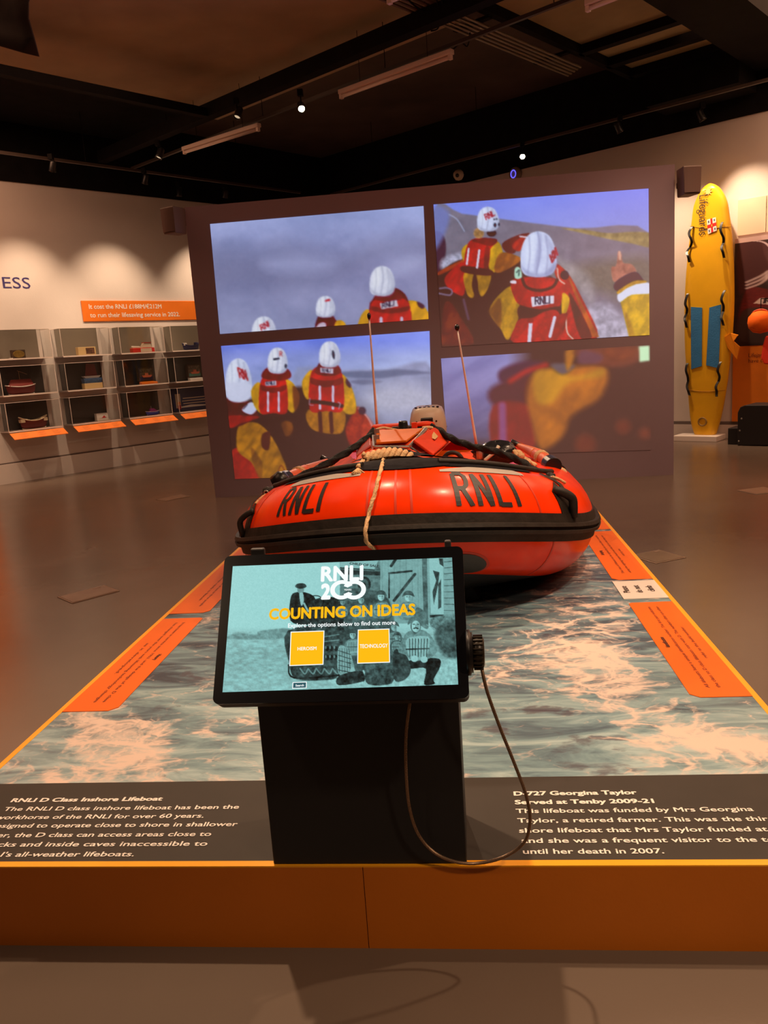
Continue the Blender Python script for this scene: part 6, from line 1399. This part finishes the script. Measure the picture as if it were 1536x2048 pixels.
def ktext(s, x0_, x1_, yb, h_, ma, bold=0, name='screen_text'):
    a, b_ = ks(x0_, yb[0], .0022), ks(x1_, yb[1], .0022); c = ks(x0_, yb[0]-h_, .0022)
    return text(name, s, tuple(a), tuple(b_-a), tuple(e_), ma, width=float(np.linalg.norm(b_-a)), height=float(abs((c-a)@e_)), bold=bold, parent=kk, lift=0)
ktext('RNLI', 618, 836, (236, 228), 76, E_W, .035)
ktext('2', 618, 668, (326, 324), 76, E_W, .05)
for cx_ in (726, 790):
    c = ks(cx_, 280); n = 36; ro, ri = .0228, .0138; b = B(); ring = []
    rng = range(n+1)
    Gs = [[c+X_*r_*1.18*math.cos(2*math.pi*k/n)+e_*r_*1.02*math.sin(2*math.pi*k/n) for r_ in (ri, ro)] for k in rng if not (cx_ == 726 and (k <= 2 or k >= n-2))]
    if cx_ == 726: Gs = [[c+X_*r_*1.18*math.cos(a)+e_*r_*1.02*math.sin(a) for r_ in (ri, ro)] for a in np.linspace(.42, 2*math.pi-.42, n)]
    else: Gs = [[c+X_*r_*1.18*math.cos(a)+e_*r_*1.02*math.sin(a) for r_ in (ri, ro)] for a in np.linspace(-math.pi+.42, math.pi-.42, n)]
    b.grid(Gs, True).mk('logo_ring', E_W, kk)
ktext('YEARS', 737, 775, (285, 284), 9, E_W, .02)
ktext('COUNTING ON IDEAS', 352, 1103, (432, 407), 56, E_Y, .035)
ktext('Explore the options below to find out more', 450, 1000, (474, 458), 22, E_W, .015)
def kquad(name, pts, d, ma): B().add([ks(x, y, d) for x, y in pts], [(3, 2, 1, 0)]).mk(name, ma, kk)
for (a, b_, c_, d_) in (((464, 495), (637, 489), (632, 664), (457, 671)), ((808, 484), (970, 479), (973, 653), (805, 659))):
    cx_ = sum(q_[0] for q_ in (a, b_, c_, d_))/4; cy_ = sum(q_[1] for q_ in (a, b_, c_, d_))/4
    kquad('button_border', (a, b_, c_, d_), .0006, E_W); kquad('button', [(cx_+(x-cx_)*.95, cy_+(y-cy_)*.95) for x, y in (a, b_, c_, d_)], .0010, E_Y)
ktext('HEROISM', 499, 596, (591, 588), 18, E_W, .012); ktext('TECHNOLOGY', 818, 961, (579, 575), 20, E_W, .012)
kquad('button_border', [(474, 754), (547, 751), (546, 784), (472, 787)], .0006, E_W); kquad('button', [(478, 757), (543, 755), (542, 781), (476, 783)], .0010, E_D); ktext('Search', 489, 532, (776, 774), 11, E_W, .02)
ktext('CHILD OF SALE', 765, 915, (150, 166), 12, E_T, .03)
# small grey brackets on top, earpiece dock on the right, armoured cable
for x, w_ in ((516, 28), (896, 13)):
    a = at(x-w_/2, 1112 if x < 600 else 1096, nk, kn-.02); b_ = at(x+w_/2, 1112 if x < 600 else 1096, nk, kn-.02)
    B().box((a[0], a[1]-.004, a[2]-.012), (b_[0], b_[1]+.012, a[2]+.018)).mk('bracket', mat('grey_bracket', (.06, .055, .055, 1), .5), kk, bevel=.004)
kc = at(941, 1305, nk, kn-.012)
Mk = Matrix.Translation(Vector((KX1, kc[1], kc[2]))) @ Matrix.Rotation(R(90), 4, 'Y')
B().lathe([(.05, -.002), (.05, .006), (.044, .008), (.044, .012)], 30, Mk).mk('dock_plate', M_BLACK, kk, smooth=True)
M_KN = mat('dark_bronze_plastic', (.03, .022, .014, 1), .35)
dk_ = B().lathe([(.034, .012), (.036, .022), (.034, .034), (.028, .037)], 30, Mk).mk('ear_piece', M_KN, kk, smooth=True)
rb_ = B()
for k in range(22):
    a = 2*math.pi*k/22; rb_.box((-.0016, .034, .013), (.0016, .0385, .034), Mk @ Matrix.Rotation(a, 4, 'Z'))
rb_.mk('ribs', M_KN, dk_)
cpts = [(958, 1312, 1.705), (963, 1335, 1.70), (975, 1385, 1.70), (1000, 1455, 1.71), (1030, 1530, 1.72), (1052, 1590, 1.735), (1060, 1640, 1.745), (1048, 1685, 1.755), (1005, 1715, 1.765), (950, 1727, 1.772), (905, 1722, 1.772), (865, 1702, 1.77), (835, 1665, 1.765), (818, 1610, 1.76), (812, 1540, 1.75), (812, 1470, 1.74), (819, 1410, 1.73), (824, 1385, 1.73)]
P = catmull([p_(x, y, Y) for x, y, Y in cpts], 40)
cb = B().tube(P, .0036, 8, rf=lambda i, a: 1+.16*(i % 2)).mk('armoured_cable', mat('bronze_steel', (.30, .20, .13, 1), .35, .8), kk, smooth=False)
B().tube([p_(957, 1308, 1.706), p_(962, 1338, 1.70)], .0055, 10).mk('cable_gland', M_BLACK, kk, smooth=True)
